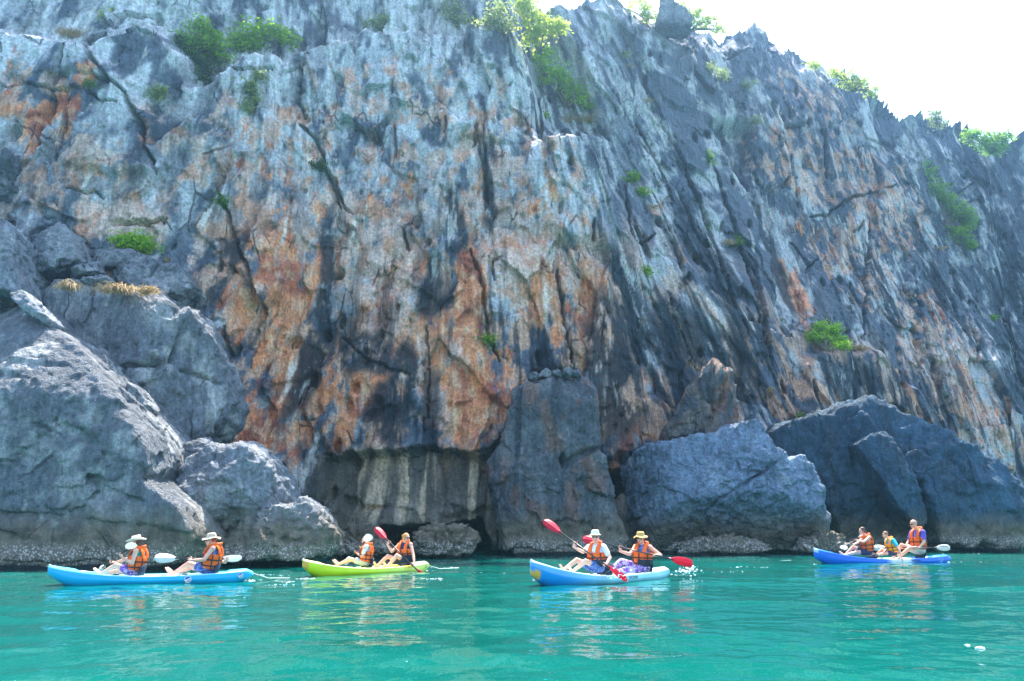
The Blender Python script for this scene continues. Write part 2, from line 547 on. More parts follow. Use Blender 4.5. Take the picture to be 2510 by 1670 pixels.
# skyline of the right half, then a top that stays above the frame on the left
SKY_PX = [(1262, -60), (1290, 20), (1351, 18), (1395, 20), (1425, 8), (1448, -8), (1500, -14), (1540, 2), (1583, 30), (1610, 36), (1660, 40), (1697, 64), (1740, 64),
          (1778, 79), (1800, 66), (1817, 75), (1843, 51), (1860, 62), (1877, 77), (1894, 90), (1924, 103), (1933, 116), (1950, 111), (1963, 109), (1971, 133),
          (1988, 133), (1998, 130), (2010, 154), (2023, 167), (2057, 171), (2091, 193), (2134, 206), (2151, 223), (2168, 240), (2186, 266), (2203, 279),
          (2228, 291), (2246, 270), (2271, 283), (2293, 308), (2305, 291), (2323, 287), (2357, 313), (2390, 345), (2421, 368), (2438, 360), (2464, 347),
          (2490, 330), (2510, 326), (2600, 310), (2760, 300)]

def build_cliff():
    sk = []
    for px, py in SKY_PX:
        X, Y, Z = px2cliff(px, py)
        if not sk or X > sk[-1][0] + .02: sk.append((X, Z))
    left = []
    for px in range(-420, 1260, 60):
        X, Y, Z = px2cliff(px, -110)
        left.append((X, Z))
    arr = np.array(sorted(left + sk))
    XS = np.arange(-20.5, 66.0, 0.06)
    zt = np.interp(XS, arr[:, 0], arr[:, 1])
    jag = np.abs(n2(XS * .9, XS * 0 + 3, 31)) * 1.1 + np.abs(n2(XS * 2.3, XS * 0 + 8, 32)) * .5 - .3 + .12 * n2(XS * 6, XS * 0 + 1, 33)
    xk = px2cliff(2464, 347)
    zt = np.where(XS > xk[0], np.maximum(zt, xk[2] + .12 * (XS - xk[0])), zt)      # the far wall rises again at the right edge
    kern = np.ones(11) / 11
    zt = np.convolve(np.pad(zt, 5, mode='edge'), kern, 'valid')
    k2_ = np.ones(41) / 41
    zt = np.where(XS > 20, np.convolve(np.pad(zt, 20, mode='edge'), k2_, 'valid'), zt)
    zt = zt + jag * np.interp(XS, [0, 3, 36], [.4, .8, 1.0])
    NR = 460
    v = np.linspace(0, 1, NR)
    X = np.repeat(XS[None, :], NR, 0)
    Z = -1.2 + (zt[None, :] + 1.2) * v[:, None]
    sh = X.shape
    X, Z = X.ravel(), Z.ravel()
    # lean of the flutes: vertical on the main wall, slanting on the right-hand buttress
    k = np.interp(X + .25 * (Z - 10), [-14, -10, -6, 3.0, 7.5, 12, 17, 24, 34], [-.2, -.18, 0, .02, .38, .46, .12, .16, .2])
    xs = X + k * (Z - 9)
    xs = xs + 0.14 * n2(X * .8, Z * .35, 7)
    Y = F(X, Z)
    fl1 = fbm2(xs * .75, Z * .06, 3, 11, ridged=True)
    fl2 = fbm2(xs * 2.1, Z * .16, 3, 15, ridged=True)
    right = sst(4, 9, X)
    craggy = sst(13, 18, Z) * sst(4, -3, X)
    Y -= (.09 + .15 * right) * fl1 + (.06 + .09 * right) * fl2
    Y -= .45 * fbm2(X * .22, Z * .2, 3, 21)
    # blocks bounded by joints: each a tilted plane with its own offset
    wx, wz = X + .5 * n2(X * .6, Z * .6, 8), Z + .5 * n2(X * .6, Z * .6, 9)
    f1, f2, r1, r2, ox, oz = cells2((xs + .4 * n2(X * .7, Z * .7, 10)) * .34, wz * .17, 41)
    Y += (r1 - .5) * .55 + ox * (r2 - .5) * 1.1 + oz * (r1 * 3 % 1 - .5) * 1.0
    g1, g2, q1, q2, ox, oz = cells2((xs + .3 * n2(X * 1.3, Z * .9, 44)) * .95 + 40, wz * .5, 42)
    Y += (q1 - .5) * .22 + ox * (q2 - .5) * .70 + oz * (q1 * 3 % 1 - .5) * .40
    h1, h2, t1, t2, ox, oz = cells2((xs + .15 * n2(X * 3, Z * 2, 46)) * 2.7 + 80, (wz + .2 * n2(X * 2, Z * 2, 47)) * 1.7, 48)
    chip = .4 + .6 * sst(-.1, .25, n2(X * .35, Z * .3, 43))
    Y += chip * ((t1 - .5) * .07 + ox * (t2 - .5) * .24 + oz * (t1 * 3 % 1 - .5) * .20)
    e1 = f2 - f1
    Y += .12 * sst(.05, 0, e1) * sst(.0, .2, n2(X * .4, Z * .4, 49))
    # rough rock skin
    rough = .55 + .6 * sst(-.1, .3, n2(X * .3, Z * .22, 45)) + .9 * craggy
    Y -= .115 * rough * fbm2(X * 1.6, Z * 1.25, 5, 51, .6)
    Y -= .045 * rough * fbm2(X * 4.5 + 9, Z * 3.2, 3, 52, .6, True)
    # pockets
    p1, p2, pr, pq, _, _ = cells2(wx * .95, wz * .6 + 7, 61)
    pm = (pr > .62) * sst(.24, .08, p1) * sst(-.1, .2, n2(X * .2, Z * .15 + 4, 62))
    Y += .55 * pm
    s1, s2, sr, sq, _, _ = cells2(X * 2.6, Z * 1.7, 63)
    ps = (sr > .7) * sst(.3, .1, s1) * sst(.0, .25, n2(X * .3 + 5, Z * .22, 64))
    Y += .20 * ps
    Y += .5 * sst(.40, .12, Z + .15 * n2(X * 1.5, Z, 66))
    crk = np.zeros(X.shape, np.float32)
    cxw, czw = X + .12 * n2(X * 2.2, Z * 2.2, 71) + .05 * n2(X * 7, Z * 7, 73), Z + .12 * n2(X * 2.2, Z * 2.2, 72)
    for pts, wd, dp in CRACKS:
        xx = [p[0] for p in pts]; zz_ = [p[1] for p in pts]
        m = (X > min(xx) - 1) & (X < max(xx) + 1) & (Z > min(zz_) - 1) & (Z < max(zz_) + 1)
        d, t = seg_dist(cxw[m], czw[m], pts)
        w = wd * (.30 + .62 * np.sqrt(np.clip(4 * t * (1 - t), 0.03, 1))) * (1 + 1.1 * n2(X[m] * 1.9, Z[m] * 1.9, 74))
        g = sst(1.25, .35, d / np.maximum(w, .035))
        sd_ = seg_side(cxw[m], czw[m], pts)
        # one lip of a joint stands proud and falls back to the face
        lip = np.exp(-d / (.35 + 2.2 * wd)) * np.clip(4 * t * (1 - t) * 1.5, 0, 1)
        Y[m] += dp * g - np.where(sd_ > 0, .55, .0) * dp * .6 * lip
        crk[m] = np.maximum(crk[m], g)
    # the face thins into broken pinnacles at the skyline
    Y += sst(.93, 1.0, (Z + 1.2) / (np.tile(zt, NR) + 1.2)) * (.5 + 1.6 * np.abs(n2(X * .9, Z * .4, 81))) * sst(2, 6, X) * sst(26, 20, X)

    # ---- mineral colours, with some glare painted on the upper face
    n = len(X)
    tone = fbm2(X * .35, Z * .22, 4, 91)
    col = np.tile(np.array([.115, .132, .155], np.float32), (n, 1))
    col = mixc(col, (.42, .41, .40), sst(-.02, .16, tone + .45 * fbm2(xs * 1.5, Z * .95, 4, 92, .62)))
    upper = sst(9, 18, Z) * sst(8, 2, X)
    col = mixc(col, (.58, .57, .56), .75 * upper * sst(-.12, .08, fbm2(xs * 1.1, Z * .4, 4, 89)))  # paler upper rock, whitened further in place of a glare veil
    tan_m = sst(-.05, .06, fbm2(xs * .75, Z * .42, 5, 93, .62)) * sst(1.5, 5, Z) * sst(19, 10, Z + .2 * np.abs(X))
    col = mixc(col, (.56, .36, .25), .85 * tan_m)
    # broad zones of paler, warmer stone
    warm = np.zeros(n, np.float32)
    zw = X + .9 * n2(X * .6, Z * .4, 84); zz2 = Z + .9 * n2(X * .6, Z * .4, 85)
    for px, py, rx, ry, s_ in [(900, 560, 130, 150, .9), (1000, 640, 60, 80, .8), (1250, 480, 150, 180, .9), (1330, 640, 90, 150, 1), (1450, 720, 60, 150, 1), (640, 600, 120, 140, .8),
                               (950, 780, 90, 100, .9), (1070, 900, 60, 150, .8), (2150, 480, 170, 150, 1), (2080, 640, 120, 120, .9), (1950, 400, 120, 120, .9), (2350, 900, 80, 200, .7),
                               (170, 380, 80, 110, .8), (260, 480, 120, 100, .7), (1120, 330, 250, 170, .8), (930, 260, 170, 150, .6), (560, 380, 150, 130, .8), (60, 250, 80, 130, .8),
                               (1620, 560, 50, 120, .4), (1400, 470, 70, 120, .7), (2000, 250, 120, 90, .7), (700, 330, 100, 120, .7), (2230, 800, 60, 200, .7)]:
        x0, y0, z0 = px2cliff(px, py)
        d = np.sqrt(((zw - x0 + k * (Z - z0)) / (rx * y0 / F_PX)) ** 2 + ((zz2 - z0) / (ry * y0 / F_PX)) ** 2)
        warm = np.maximum(warm, s_ * sst(1.7, .4, d))
    wn_ = fbm2(xs * 1.2, Z * .8, 5, 86, .62)
    warm = warm * (1 - .45 * sst(11, 16, Z))
    wm = sst(-.02, .09, .42 * warm + wn_ - .16) * sst(.02, .2, warm)
    wc = lerp(np.array([.60, .44, .36]), np.array([.54, .30, .20]), sst(-.06, .12, fbm2(xs * 1.1, Z * .8, 4, 83, .6))[:, None])
    col = col + (wc - col) * (.78 * wm)[:, None]
    # iron stains where the photograph has them: centre, half width, half height, strength
    stains = [(640, 430, 60, 150, .6), (760, 420, 50, 130, .5), (900, 500, 70, 140, .55), (1000, 470, 60, 140, .5), (1170, 430, 60, 150, .55), (1300, 520, 50, 120, .55), (690, 700, 130, 220, .9), (660, 960, 120, 200, 1.0), (720, 560, 70, 160, .7), (600, 1000, 50, 160, .9), (790, 690, 40, 130, .8), (850, 720, 90, 120, .55),
              (870, 990, 95, 150, .9), (1150, 780, 42, 240, 1.2), (1150, 1000, 60, 160, 1.2), (1060, 830, 90, 120, .75), (1210, 960, 80, 130, .8),
              (1320, 720, 60, 150, .8), (1450, 790, 70, 190, .9), (1400, 1000, 60, 60, .3), (1510, 1020, 90, 130, .8), (1600, 960, 40, 90, .5),
              (1945, 710, 50, 95, 1.1), (1965, 560, 80, 90, .5), (110, 300, 26, 140, 1.1), (160, 230, 30, 140, .9), (30, 170, 30, 80, .8), (60, 260, 40, 60, .6),
              (200, 500, 40, 60, .5), (1350, 420, 30, 100, .6), (1000, 690, 50, 90, .5), (1120, 480, 160, 170, .35), (960, 500, 120, 160, .35), (640, 420, 120, 130, .3),
              (2330, 800, 60, 140, .6), (2380, 950, 50, 130, .6), (2240, 960, 40, 90, .6), (2180, 560, 120, 120, .35), (1865, 520, 22, 90, .7), (1750, 1010, 40, 80, .4),
              (1300, 1010, 30, 80, .6), (1480, 1080, 40, 100, .7), (700, 1080, 60, 70, .6), (2460, 1000, 60, 160, .5), (1360, 820, 22, 110, .8)]
    st = np.zeros(n, np.float32)
    sw = X + .6 * n2(X * .9, Z * .5, 94) + .2 * n2(X * 3, Z * 1.6, 95); sz = Z + .6 * n2(X * .8, Z * .6, 96)
    for px, py, rx, ry, s in stains:
        x0, y0, z0 = px2cliff(px, py)
        d = np.sqrt(((sw - x0 + k * (Z - z0)) / (rx * y0 / F_PX)) ** 2 + ((sz - z0) / (ry * y0 / F_PX)) ** 2)
        st = np.maximum(st, s * sst(1.9, .25, d))
    brk = fbm2(xs * 1.3, Z * .55, 5, 97, .65) + .35 * fbm2(xs * 5.0, Z * 1.1, 4, 90, .6)
    st2 = sst(-.03, .16, .55 * st + 1.0 * brk - .36) * sst(.03, .2, st)
    hue = fbm2(X * .9, Z * .6, 3, 98)
    oc = lerp(np.array([.64, .27, .13]), np.array([.42, .13, .065]), sst(.0, .16, hue)[:, None])
    oc = lerp(oc, np.array([.68, .42, .26]), (.8 * sst(.05, .17, fbm2(X * 2.0, Z * 1.2, 4, 99)))[:, None])
    col = col + (oc - col) * (.78 * st2)[:, None]
    # black algae curtains run down over everything
    dk = sst(.05, .14, fbm2(xs * .62 + 3, Z * .085, 5, 101, .62) + .10 * n2(X * .25, Z * .2, 88)) * sst(.35, -.1, st - .5)
    dk2 = sst(.10, .19, fbm2(xs * 2.1, Z * .14, 4, 102, .62) + .22 * n2(X * .4, Z * .35, 87)) * .8
    dkm = np.clip(np.maximum(dk, dk2) * (.35 + .65 * sst(16, 9, Z + .25 * np.abs(X - 2) * (X < 2))) * (1 - .6 * st2) * (1 - .25 * warm), 0, 1)
    col = mixc(col, (.018, .030, .042), .92 * dkm)
    darks = [(790, 760, 30, 330), (1545, 760, 45, 170), (1500, 900, 80, 200), (960, 1010, 60, 110), (1000, 900, 45, 70), (1780, 700, 60, 260), (1700, 860, 130, 160),
             (1200, 460, 22, 150), (1060, 720, 40, 80), (900, 870, 60, 60), (560, 640, 30, 120), (2150, 700, 30, 150), (2460, 640, 60, 330), (2400, 420, 60, 130), (2500, 900, 40, 300), (2300, 700, 35, 220), (1890, 640, 30, 200), (2110, 960, 90, 90), (1800, 900, 70, 110), (1120, 540, 20, 120)]
    dd = np.zeros(n, np.float32)
    for px, py, rx, ry in darks:
        x0, y0, z0 = px2cliff(px, py)
        d = np.sqrt(((sw - x0 + k * (Z - z0)) / (rx * y0 / F_PX)) ** 2 + ((sz - z0) / (ry * y0 / F_PX)) ** 2)
        dd = np.maximum(dd, sst(1.2, .7, d))
    col = mixc(col, (.022, .036, .046), .88 * dd * sst(-.22, -.02, brk))
    # pale runs of calcite
    cal = sst(.17, .25, fbm2(xs * 1.7 + 30, Z * .2, 4, 103, .6)) * sst(-.1, .2, n2(X * .3, Z * .2, 104))
    col = mixc(col, (.60, .56, .50), .7 * cal)
    # low part is grey-brown and grimy
    col = mixc(col, (.12, .105, .085), .45 * sst(4.2, 1.2, Z + .8 * n2(X * .5, Z * .5, 107)))
    x0, y0, z0 = px2cliff(1000, 1180)
    band = sst(4.0, 2.6, np.abs(X - x0) + .5 * n2(X * 2, Z, 105)) * sst(1.75, 1.2, np.abs(Z - z0 + .3))
    run = sst(-.05, .22, fbm2(xs * 2.6, Z * .18, 3, 106))
    col = mixc(col, (.62, .49, .36), band * run * .9)
    col = mixc(col, (.20, .165, .125), band * (1 - run) * .6)
    col *= (1 + .22 * fbm2(X * 3.1, Z * 2.3, 3, 108))[:, None]
    col = vivid(np.clip(col, .012, .8), 1.2, 1.12)
    col = np.clip(col, .012, .78)

    V = np.stack([X, Y, Z], 1)
    # small sideways break-up so the face is not a pure height field
    V[:, 2] += .10 * n2(X * 2.3, Y * 2.3 + Z, 110)
    # cap: the ground behind the skyline
    rows, cols = sh
    topv = V.reshape(rows, cols, 3)[-1]
    caps, cc = [], []
    for i, (dy, dz) in enumerate(((.8, -.1), (2.5, -.4), (6, -1.5), (14, -8), (16, -30))):
        r = topv.copy(); r[:, 1] += dy; r[:, 2] += dz + (.25 * n2(r[:, 0] * 1.2, r[:, 1] * 1.2, 120 + i) if i < 3 else 0)
        caps.append(r); cc.append(np.tile([.2, .21, .2], (cols, 1)))
    V = np.concatenate([V] + caps); col = np.concatenate([col] + cc)
    R = rows + len(caps)
    idx = np.arange(R * cols).reshape(R, cols)
    faces = np.stack([idx[:-1, :-1], idx[:-1, 1:], idx[1:, 1:], idx[1:, :-1]], -1).reshape(-1, 4)
    o = mesh_obj('cliff', V, faces, M_ROCK)
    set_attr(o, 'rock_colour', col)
    tag(o, 'tall grey limestone cliff streaked with orange rust and black stains', kind='structure')
    return Y.reshape(sh), XS, zt, NR

CL_Y, CL_XS, CL_ZT, CL_NR = build_cliff()

def cliff_at(px, py):
    """Point on the finished cliff surface seen at a photo pixel."""
    a, b, c = ray(px, py)
    Ys = np.arange(20.0, 90.0, 0.05); t = Ys / b
    X, Z = a * t, CAM_H + c * t
    i = np.clip(((X - CL_XS[0]) / .06).astype(int), 0, len(CL_XS) - 1)
    j = (Z + 1.2) / (CL_ZT[i] + 1.2) * (CL_NR - 1)
    ok = (j < CL_NR - 1)
    y = CL_Y[np.clip(j.astype(int), 0, CL_NR - 1), i]
    hit = np.nonzero(ok & (Ys >= y))[0]
    if not len(hit):
        X, Y, Z = px2cliff(px, py); return Vector((X, Y, Z))
    k = hit[0]
    return Vector((float(X[k]), float(Ys[k]), float(Z[k])))
# ------------------------------------------------------------------ boulders
_ico = {}
def ico(sub):
    if sub not in _ico:
        bm = bmesh.new()
        bmesh.ops.create_icosphere(bm, subdivisions=sub, radius=1.0)
        bm.verts.index_update()
        v = np.array([x.co[:] for x in bm.verts])
        f = np.array([[y.index for y in x.verts] for x in bm.faces])
        bm.free()
        _ico[sub] = (v / np.linalg.norm(v, axis=1)[:, None], f)
    return _ico[sub]

def rock(name, label, px, Y, T, planes=(), sub=6, amp=1.0, seed=1, tone=.17, tint=(1, 1, 1), cracks=(), k=34, cat='boulder', group=None, tan=0.0,
         streak=0.4, pale=0.35, lean=0.0, rust=0.0, holes=0.0, chip=1.0):
    """A block whose outline was read off the photograph at depth Y, with thickness 2T and flat broken faces."""
    P = np.array([W(a, b, Y) for a, b in px])
    ctr = np.array([P[:, 0].mean() * .5 + .25 * (P[:, 0].min() + P[:, 0].max()), Y, P[:, 2].mean() * .5 + .25 * (P[:, 2].min() + P[:, 2].max())])
    q = P[:, [0, 2]] - ctr[[0, 2]]
    ang = np.linspace(-np.pi, np.pi, 1441)
    rad = np.zeros(len(ang))
    dx, dz = np.cos(ang), np.sin(ang)
    for i in range(len(q)):
        a, b = q[i], q[(i + 1) % len(q)]
        e = b - a
        den = dx * e[1] - dz * e[0]
        with np.errstate(all='ignore'):
            t = (a[0] * e[1] - a[1] * e[0]) / den
            s = (a[0] * dz - a[1] * dx) / den
        ok = (t > 0) & (s >= -1e-6) & (s <= 1 + 1e-6) & np.isfinite(t)
        rad = np.where(ok, np.maximum(rad, t), rad)
    rad = np.maximum(rad, .05)
    dirs, faces = ico(sub)
    Rx, Rz = np.ptp(q[:, 0]) / 2, np.ptp(q[:, 1]) / 2
    d = dirs * np.array([Rx, T, Rz]); d /= np.linalg.norm(d, axis=1)[:, None]
    hx = np.hypot(d[:, 0], d[:, 2]) + 1e-6
    Ro = np.interp(np.arctan2(d[:, 2], d[:, 0]), ang, rad)
    inv = (hx / Ro) ** k
    tf = np.abs(d[:, 1]) / T
    inv = inv + tf ** k
    size = min(Rx, Rz)
    rng = np.random.default_rng(seed)
    pl = [(np.array(n_, float), o) for n_, o in planes]
    for _ in range(6):
        n_ = rng.normal(size=3) * [1, .9, 1]; n_[1] = -abs(n_[1])
        pl.append((n_, rng.uniform(.82, .98)))
    for n_, o in pl:
        n_ = n_ / np.linalg.norm(n_)
        ext = math.sqrt((n_[0] * Rx) ** 2 + (n_[1] * T) ** 2 + (n_[2] * Rz) ** 2)
        inv = inv + np.maximum((d @ n_) / (o * ext), 0) ** k
    r = inv ** (-1.0 / k)
    p = d * r[:, None]
    p[:, 1] += lean * p[:, 2]
    w = p + ctr
    sz = np.clip(size / 2.0, .25, 1.3)
    disp = .11 * sz * fbm3(w * (.9 / sz), 4, seed * 3)
    disp += .07 * sz * fbm3(w * np.array([1.6, 1.6, 3.2]) / sz, 4, seed * 3 + 50, .55, True)
    f = w @ np.array([.5, .3, 1.0]) * 1.5 + .8 * n3(w * .6, seed + 9)
    disp += .035 * sz * (np.abs((f % 1.0) - .5) - .25)
    disp += .16 * chip * sz * chips3(w * np.array([.75, .75, 1.0]) / sz + .25 * n3(w * 1.5, seed + 4)[:, None], seed)
    disp += .11 * chip * sz * chips3(w * 2.3 / sz + .2 * n3(w * 3, seed + 5)[:, None], seed + 1)
    disp += .05 * chip * chips3(w * 3.6 + .15 * n3(w * 5, seed + 6)[:, None], seed + 2) + .035 * fbm3(w * 4, 4, seed + 77, .65)
    disp *= amp
    crk = np.zeros(len(w))
    for pts, wd, dp in cracks:
        C2 = [(W(a, b, Y).x, W(a, b, Y).z) for a, b in pts]
        dd, t = seg_dist((w[:, 0] + .08 * n3(w * 2.5, 5)).astype(np.float32), (w[:, 2] + .08 * n3(w * 2.5, 6)).astype(np.float32), C2)
        g = sst(1.3, .3, dd / (wd * (.4 + np.sqrt(np.clip(4 * t * (1 - t), .04, 1))))) * (p[:, 1] < T * .3)
        disp -= dp * g; crk = np.maximum(crk, g)
    if holes:
        hn = n3(w * np.array([1.1, 1, 1.9]), seed + 200)
        disp -= holes * sst(.32, .45, hn)
    disp -= .28 * min(1.0, size) * sst(.26, .06, w[:, 2] + .12 * n3(w * 2.0, seed + 8))      # notch worn at the tide line
    w = w + d * disp[:, None]
    # colour of the stone
    n = len(w)
    col = np.tile(np.array([tone * .93, tone * .98, tone * 1.04], np.float32) * np.array(tint, np.float32), (n, 1))
    m = fbm3(w * .7, 4, seed + 21)
    col = mixc(col, np.array([.36, .355, .34]) * np.array(tint), pale * sst(.0, .14, m))
    sx = fbm3(w * np.array([1.5, 1.2, .14]), 4, seed + 31)
    col = mixc(col, (.055, .065, .072), streak * sst(.05, .19, sx))
    col = mixc(col, (.46, .45, .42), pale * .9 * sst(.17, .26, fbm3(w * np.array([1.3, 1.3, .4]) + 5, 4, seed + 41, .6)))
    if tan: col = mixc(col, (.42, .32, .22), tan * sst(.0, .12, fbm3(w * .8 + 9, 3, seed + 51)))
    if rust: col = mixc(col, (.36, .15, .07), rust * sst(.03, .14, fbm3(w * np.array([1.2, 1.2, .6]) + 19, 4, seed + 61)))
    col *= (1 + .25 * fbm3(w * 3.3, 3, seed + 71))[:, None]
    base = Vector((ctr[0], ctr[1], max(0.0, w[:, 2].min())))
    o = mesh_obj(name, w - np.array(base), faces, M_ROCK, loc=base)
    set_attr(o, 'rock_colour', np.clip(vivid(np.clip(col, .012, .8), 1.2, 1.15), .012, .75))
    tag(o, label, cat, group)
    return o

rock('boulder', 'huge pale grey sloping rock along the water at the left edge',
     [(-330, 640), (-60, 690), (0, 716), (80, 742), (140, 800), (215, 850), (300, 930), (330, 955), (375, 1010), (430, 1085), (440, 1115), (443, 1150), (428, 1185),
      (450, 1205), (520, 1240), (547, 1290), (592, 1340), (615, 1368), (612, 1420), (300, 1425), (-330, 1430)],
     25.9, 3.2, [((.12, -1, .62), .70), ((-.2, -1, .35), .80), ((.45, -1, .25), .78), ((.0, -1, -.25), .72), ((.5, -.6, .5), .8)], sub=7, chip=.5, seed=11, tone=.15, pale=.6,
     streak=.25, lean=.35, holes=.16,
     cracks=[([(30, 905), (50, 960), (72, 1010), (82, 1090), (90, 1150), (103, 1220)], .06, .22), ([(320, 1180), (345, 1200), (360, 1222), (405, 1228)], .14, .35),
             ([(235, 1055), (300, 1090), (350, 1120), (370, 1145)], .12, .18), ([(330, 1235), (365, 1240)], .07, .35), ([(415, 1228), (445, 1235)], .06, .3),
             ([(0, 1275), (120, 1265), (280, 1285), (450, 1295), (560, 1310)], .10, .16), ([(0, 960), (100, 940), (190, 965)], .04, .1),
             ([(280, 1285), (320, 1250), (345, 1215)], .03, .12)])
rock('boulder', 'thin tilted slab lying on top of the huge sloping rock at left',
     [(28, 722), (62, 714), (100, 752), (142, 796), (146, 806), (120, 800), (80, 772)], 25.6, .5, [((.2, -1, .6), .7)], sub=5, seed=12, tone=.24)
rock('boulder', 'rounded grey block above the huge sloping rock, cut by the left edge',
     [(-160, 500), (0, 545), (40, 565), (62, 592), (74, 660), (97, 745), (40, 732), (-20, 716), (-160, 700)], 28.0, 1.6, [((.3, -1, .4), .75)], sub=6, seed=13, tone=.23, streak=.3)
rock('boulder', 'large blocky rock with pale runs, topped by dry grass, behind the sloping rock',
     [(110, 735), (140, 705), (190, 692), (260, 722), (330, 716), (400, 722), (440, 748), (480, 770), (505, 810), (532, 870), (558, 930), (570, 990), (545, 1035), (505, 1080),
      (470, 1110), (440, 1180), (380, 1190), (330, 1000), (215, 900), (140, 830)],
     28.6, 1.9, [((-.25, -1, .15), .7), ((.65, -1, .1), .70), ((.1, -.7, .8), .86)], sub=6, seed=14, tone=.17, streak=.6, pale=.6,
     cracks=[([(476, 800), (462, 860), (448, 905)], .06, .35), ([(450, 905), (420, 915), (300, 925)], .05, .3), ([(470, 920), (530, 935), (555, 950)], .05, .25)])
rock('boulder', 'dark wedge lodged between the blocky rock and the sloping rock',
     [(300, 945), (318, 938), (348, 960), (378, 1002), (376, 1015), (350, 1012), (322, 985)], 25.6, .5, [((.4, -1, .4), .7)], sub=5, seed=15, tone=.16)
rock('boulder', 'triangular rock slab leaning under the tall rounded block',
     [(86, 650), (88, 578), (118, 553), (150, 545), (185, 580), (214, 640), (228, 655), (200, 668), (150, 686), (96, 694)], 29.4, 1.0, [((.1, -1, .5), .7)], sub=6, seed=16, tone=.19)
rock('boulder', 'tall rounded grey block with dark vertical streaks against the cliff',
     [(55, 560), (52, 410), (75, 398), (112, 396), (135, 406), (150, 425), (162, 490), (172, 540), (186, 590), (140, 560), (100, 560)], 30.2, .9, [((0, -1, .1), .8)], sub=6, seed=17,
     tone=.24, streak=.7)
rock('boulder', 'dark craggy rock at the left edge beside the tall rounded block',
     [(-90, 360), (0, 372), (38, 385), (55, 400), (62, 440), (58, 470), (70, 520), (85, 570), (62, 592), (40, 560), (-90, 520)], 29.6, 1.2, [((.3, -1, -.3), .7)], sub=6, seed=18, tone=.12,
     amp=1.8)
rock('boulder', 'flat dark ledge rock under the round green bush',
     [(210, 628), (232, 614), (270, 606), (320, 612), (348, 628), (392, 642), (410, 668), (340, 672), (260, 668), (222, 650)], 30.4, .8, [((0, -.5, 1), .7)], sub=5, seed=19, tone=.19)
rock('boulder', 'blocky ledge rock split by a dark crack, above the pale-run rock',
     [(270, 690), (285, 650), (318, 628), (360, 632), (400, 650), (440, 655), (470, 690), (495, 730), (505, 770), (470, 765), (420, 745), (340, 715)], 29.9, 1.0, [((.2, -1, .5), .72)],
     sub=6, seed=20, tone=.17, cracks=[([(402, 650), (396, 672), (385, 695)], .05, .4)])
rock('boulder', 'small flat stone between the two dry grass tufts',
     [(200, 690), (225, 680), (262, 676), (275, 690), (262, 704), (224, 706)], 28.2, .5, [((0, -.6, 1), .7)], sub=5, seed=21, tone=.2)
rock('boulder', 'small pale stone beside the left dry grass tuft',
     [(172, 655), (200, 645), (240, 640), (246, 668), (220, 682), (180, 684)], 28.9, .5, [((0, -.6, 1), .7)], sub=5, seed=22, tone=.19)
rock('boulder', 'grey boulder with a jagged top between sloping rock and cliff foot',
     [(438, 1180), (452, 1155), (478, 1122), (500, 1108), (530, 1092), (552, 1098), (575, 1088), (602, 1085), (622, 1100), (642, 1112), (672, 1142), (694, 1180), (706, 1215), (714, 1245),
      (712, 1310), (640, 1345), (590, 1330), (546, 1290), (520, 1240), (450, 1210)], 26.3, 1.5, [((-.4, -1, .6), .72), ((.5, -1, .1), .72), ((.1, -1, -.4), .75)], sub=6, seed=23, tone=.21, pale=.4, streak=.2)
rock('boulder', 'small angular stone wedged above the jagged-top boulder',
     [(438, 1112), (470, 1088), (496, 1068), (509, 1080), (508, 1108), (488, 1135), (462, 1162), (444, 1160), (440, 1135)], 27.0, .7, [((.3, -1, .5), .7)], sub=5, seed=24, tone=.19)
rock('boulder', 'low boulder with a barnacled foot behind the two kayakers in sunhats',
     [(560, 1340), (583, 1300), (604, 1268), (640, 1252), (690, 1240), (732, 1244), (742, 1218), (770, 1236), (800, 1270), (824, 1312), (830, 1350), (828, 1410), (580, 1420)],
     26.0, 1.3, [((-.3, -1, .5), .75), ((.4, -1, .3), .75)], sub=6, seed=25, tone=.2, streak=.2)
rock('boulder', 'squat brown rock in the cave mouth behind the yellow kayak bow',
     [(806, 1395), (810, 1345), (832, 1325), (852, 1305), (880, 1290), (906, 1290), (925, 1312), (942, 1335), (962, 1362), (960, 1400)], 30.5, .9, [((-.2, -1, .6), .7)], sub=6, amp=1.8, chip=1.6, seed=26, tone=.17,
     tint=(1.15, 1, .8))
rock('boulder', 'flat-topped brown rock in the cave mouth behind the woman with red paddle',
     [(1004, 1395), (1008, 1345), (1014, 1312), (1040, 1296), (1075, 1286), (1092, 1296), (1130, 1294), (1164, 1302), (1168, 1325), (1154, 1360), (1156, 1400)], 31.2, .9,
     [((0, -1, .2), .75), ((0, -.3, 1), .9)], sub=6, amp=1.8, chip=1.6, seed=27, tone=.17, tint=(1.15, 1, .8))
rock('rock_pillar', 'tall dark pillar rock with a flat top against the cliff foot',
     [(1188, 1420), (1192, 1345), (1180, 1290), (1178, 1230), (1180, 1180), (1200, 1140), (1217, 1108), (1240, 1060), (1252, 1000), (1258, 945), (1268, 925), (1310, 915), (1400, 908), (1432, 912), (1446, 925),
      (1458, 980), (1466, 1040), (1468, 1110), (1482, 1160), (1500, 1220), (1520, 1280), (1545, 1345), (1555, 1420)], 34.3, 1.7,
     [((-.1, -1, .05), .72), ((.7, -1, .05), .78), ((-.7, -1, .15), .78)], sub=7, chip=.8, seed=28, tone=.115, streak=.8, pale=.15, cat='rock pillar', rust=.25,
     cracks=[([(1378, 1120), (1385, 1145), (1400, 1130), (1440, 1112), (1466, 1100)], .10, .35), ([(1375, 1118), (1378, 1150)], .1, .4), ([(1258, 1010), (1300, 1035), (1340, 1030)], .05, .12)])
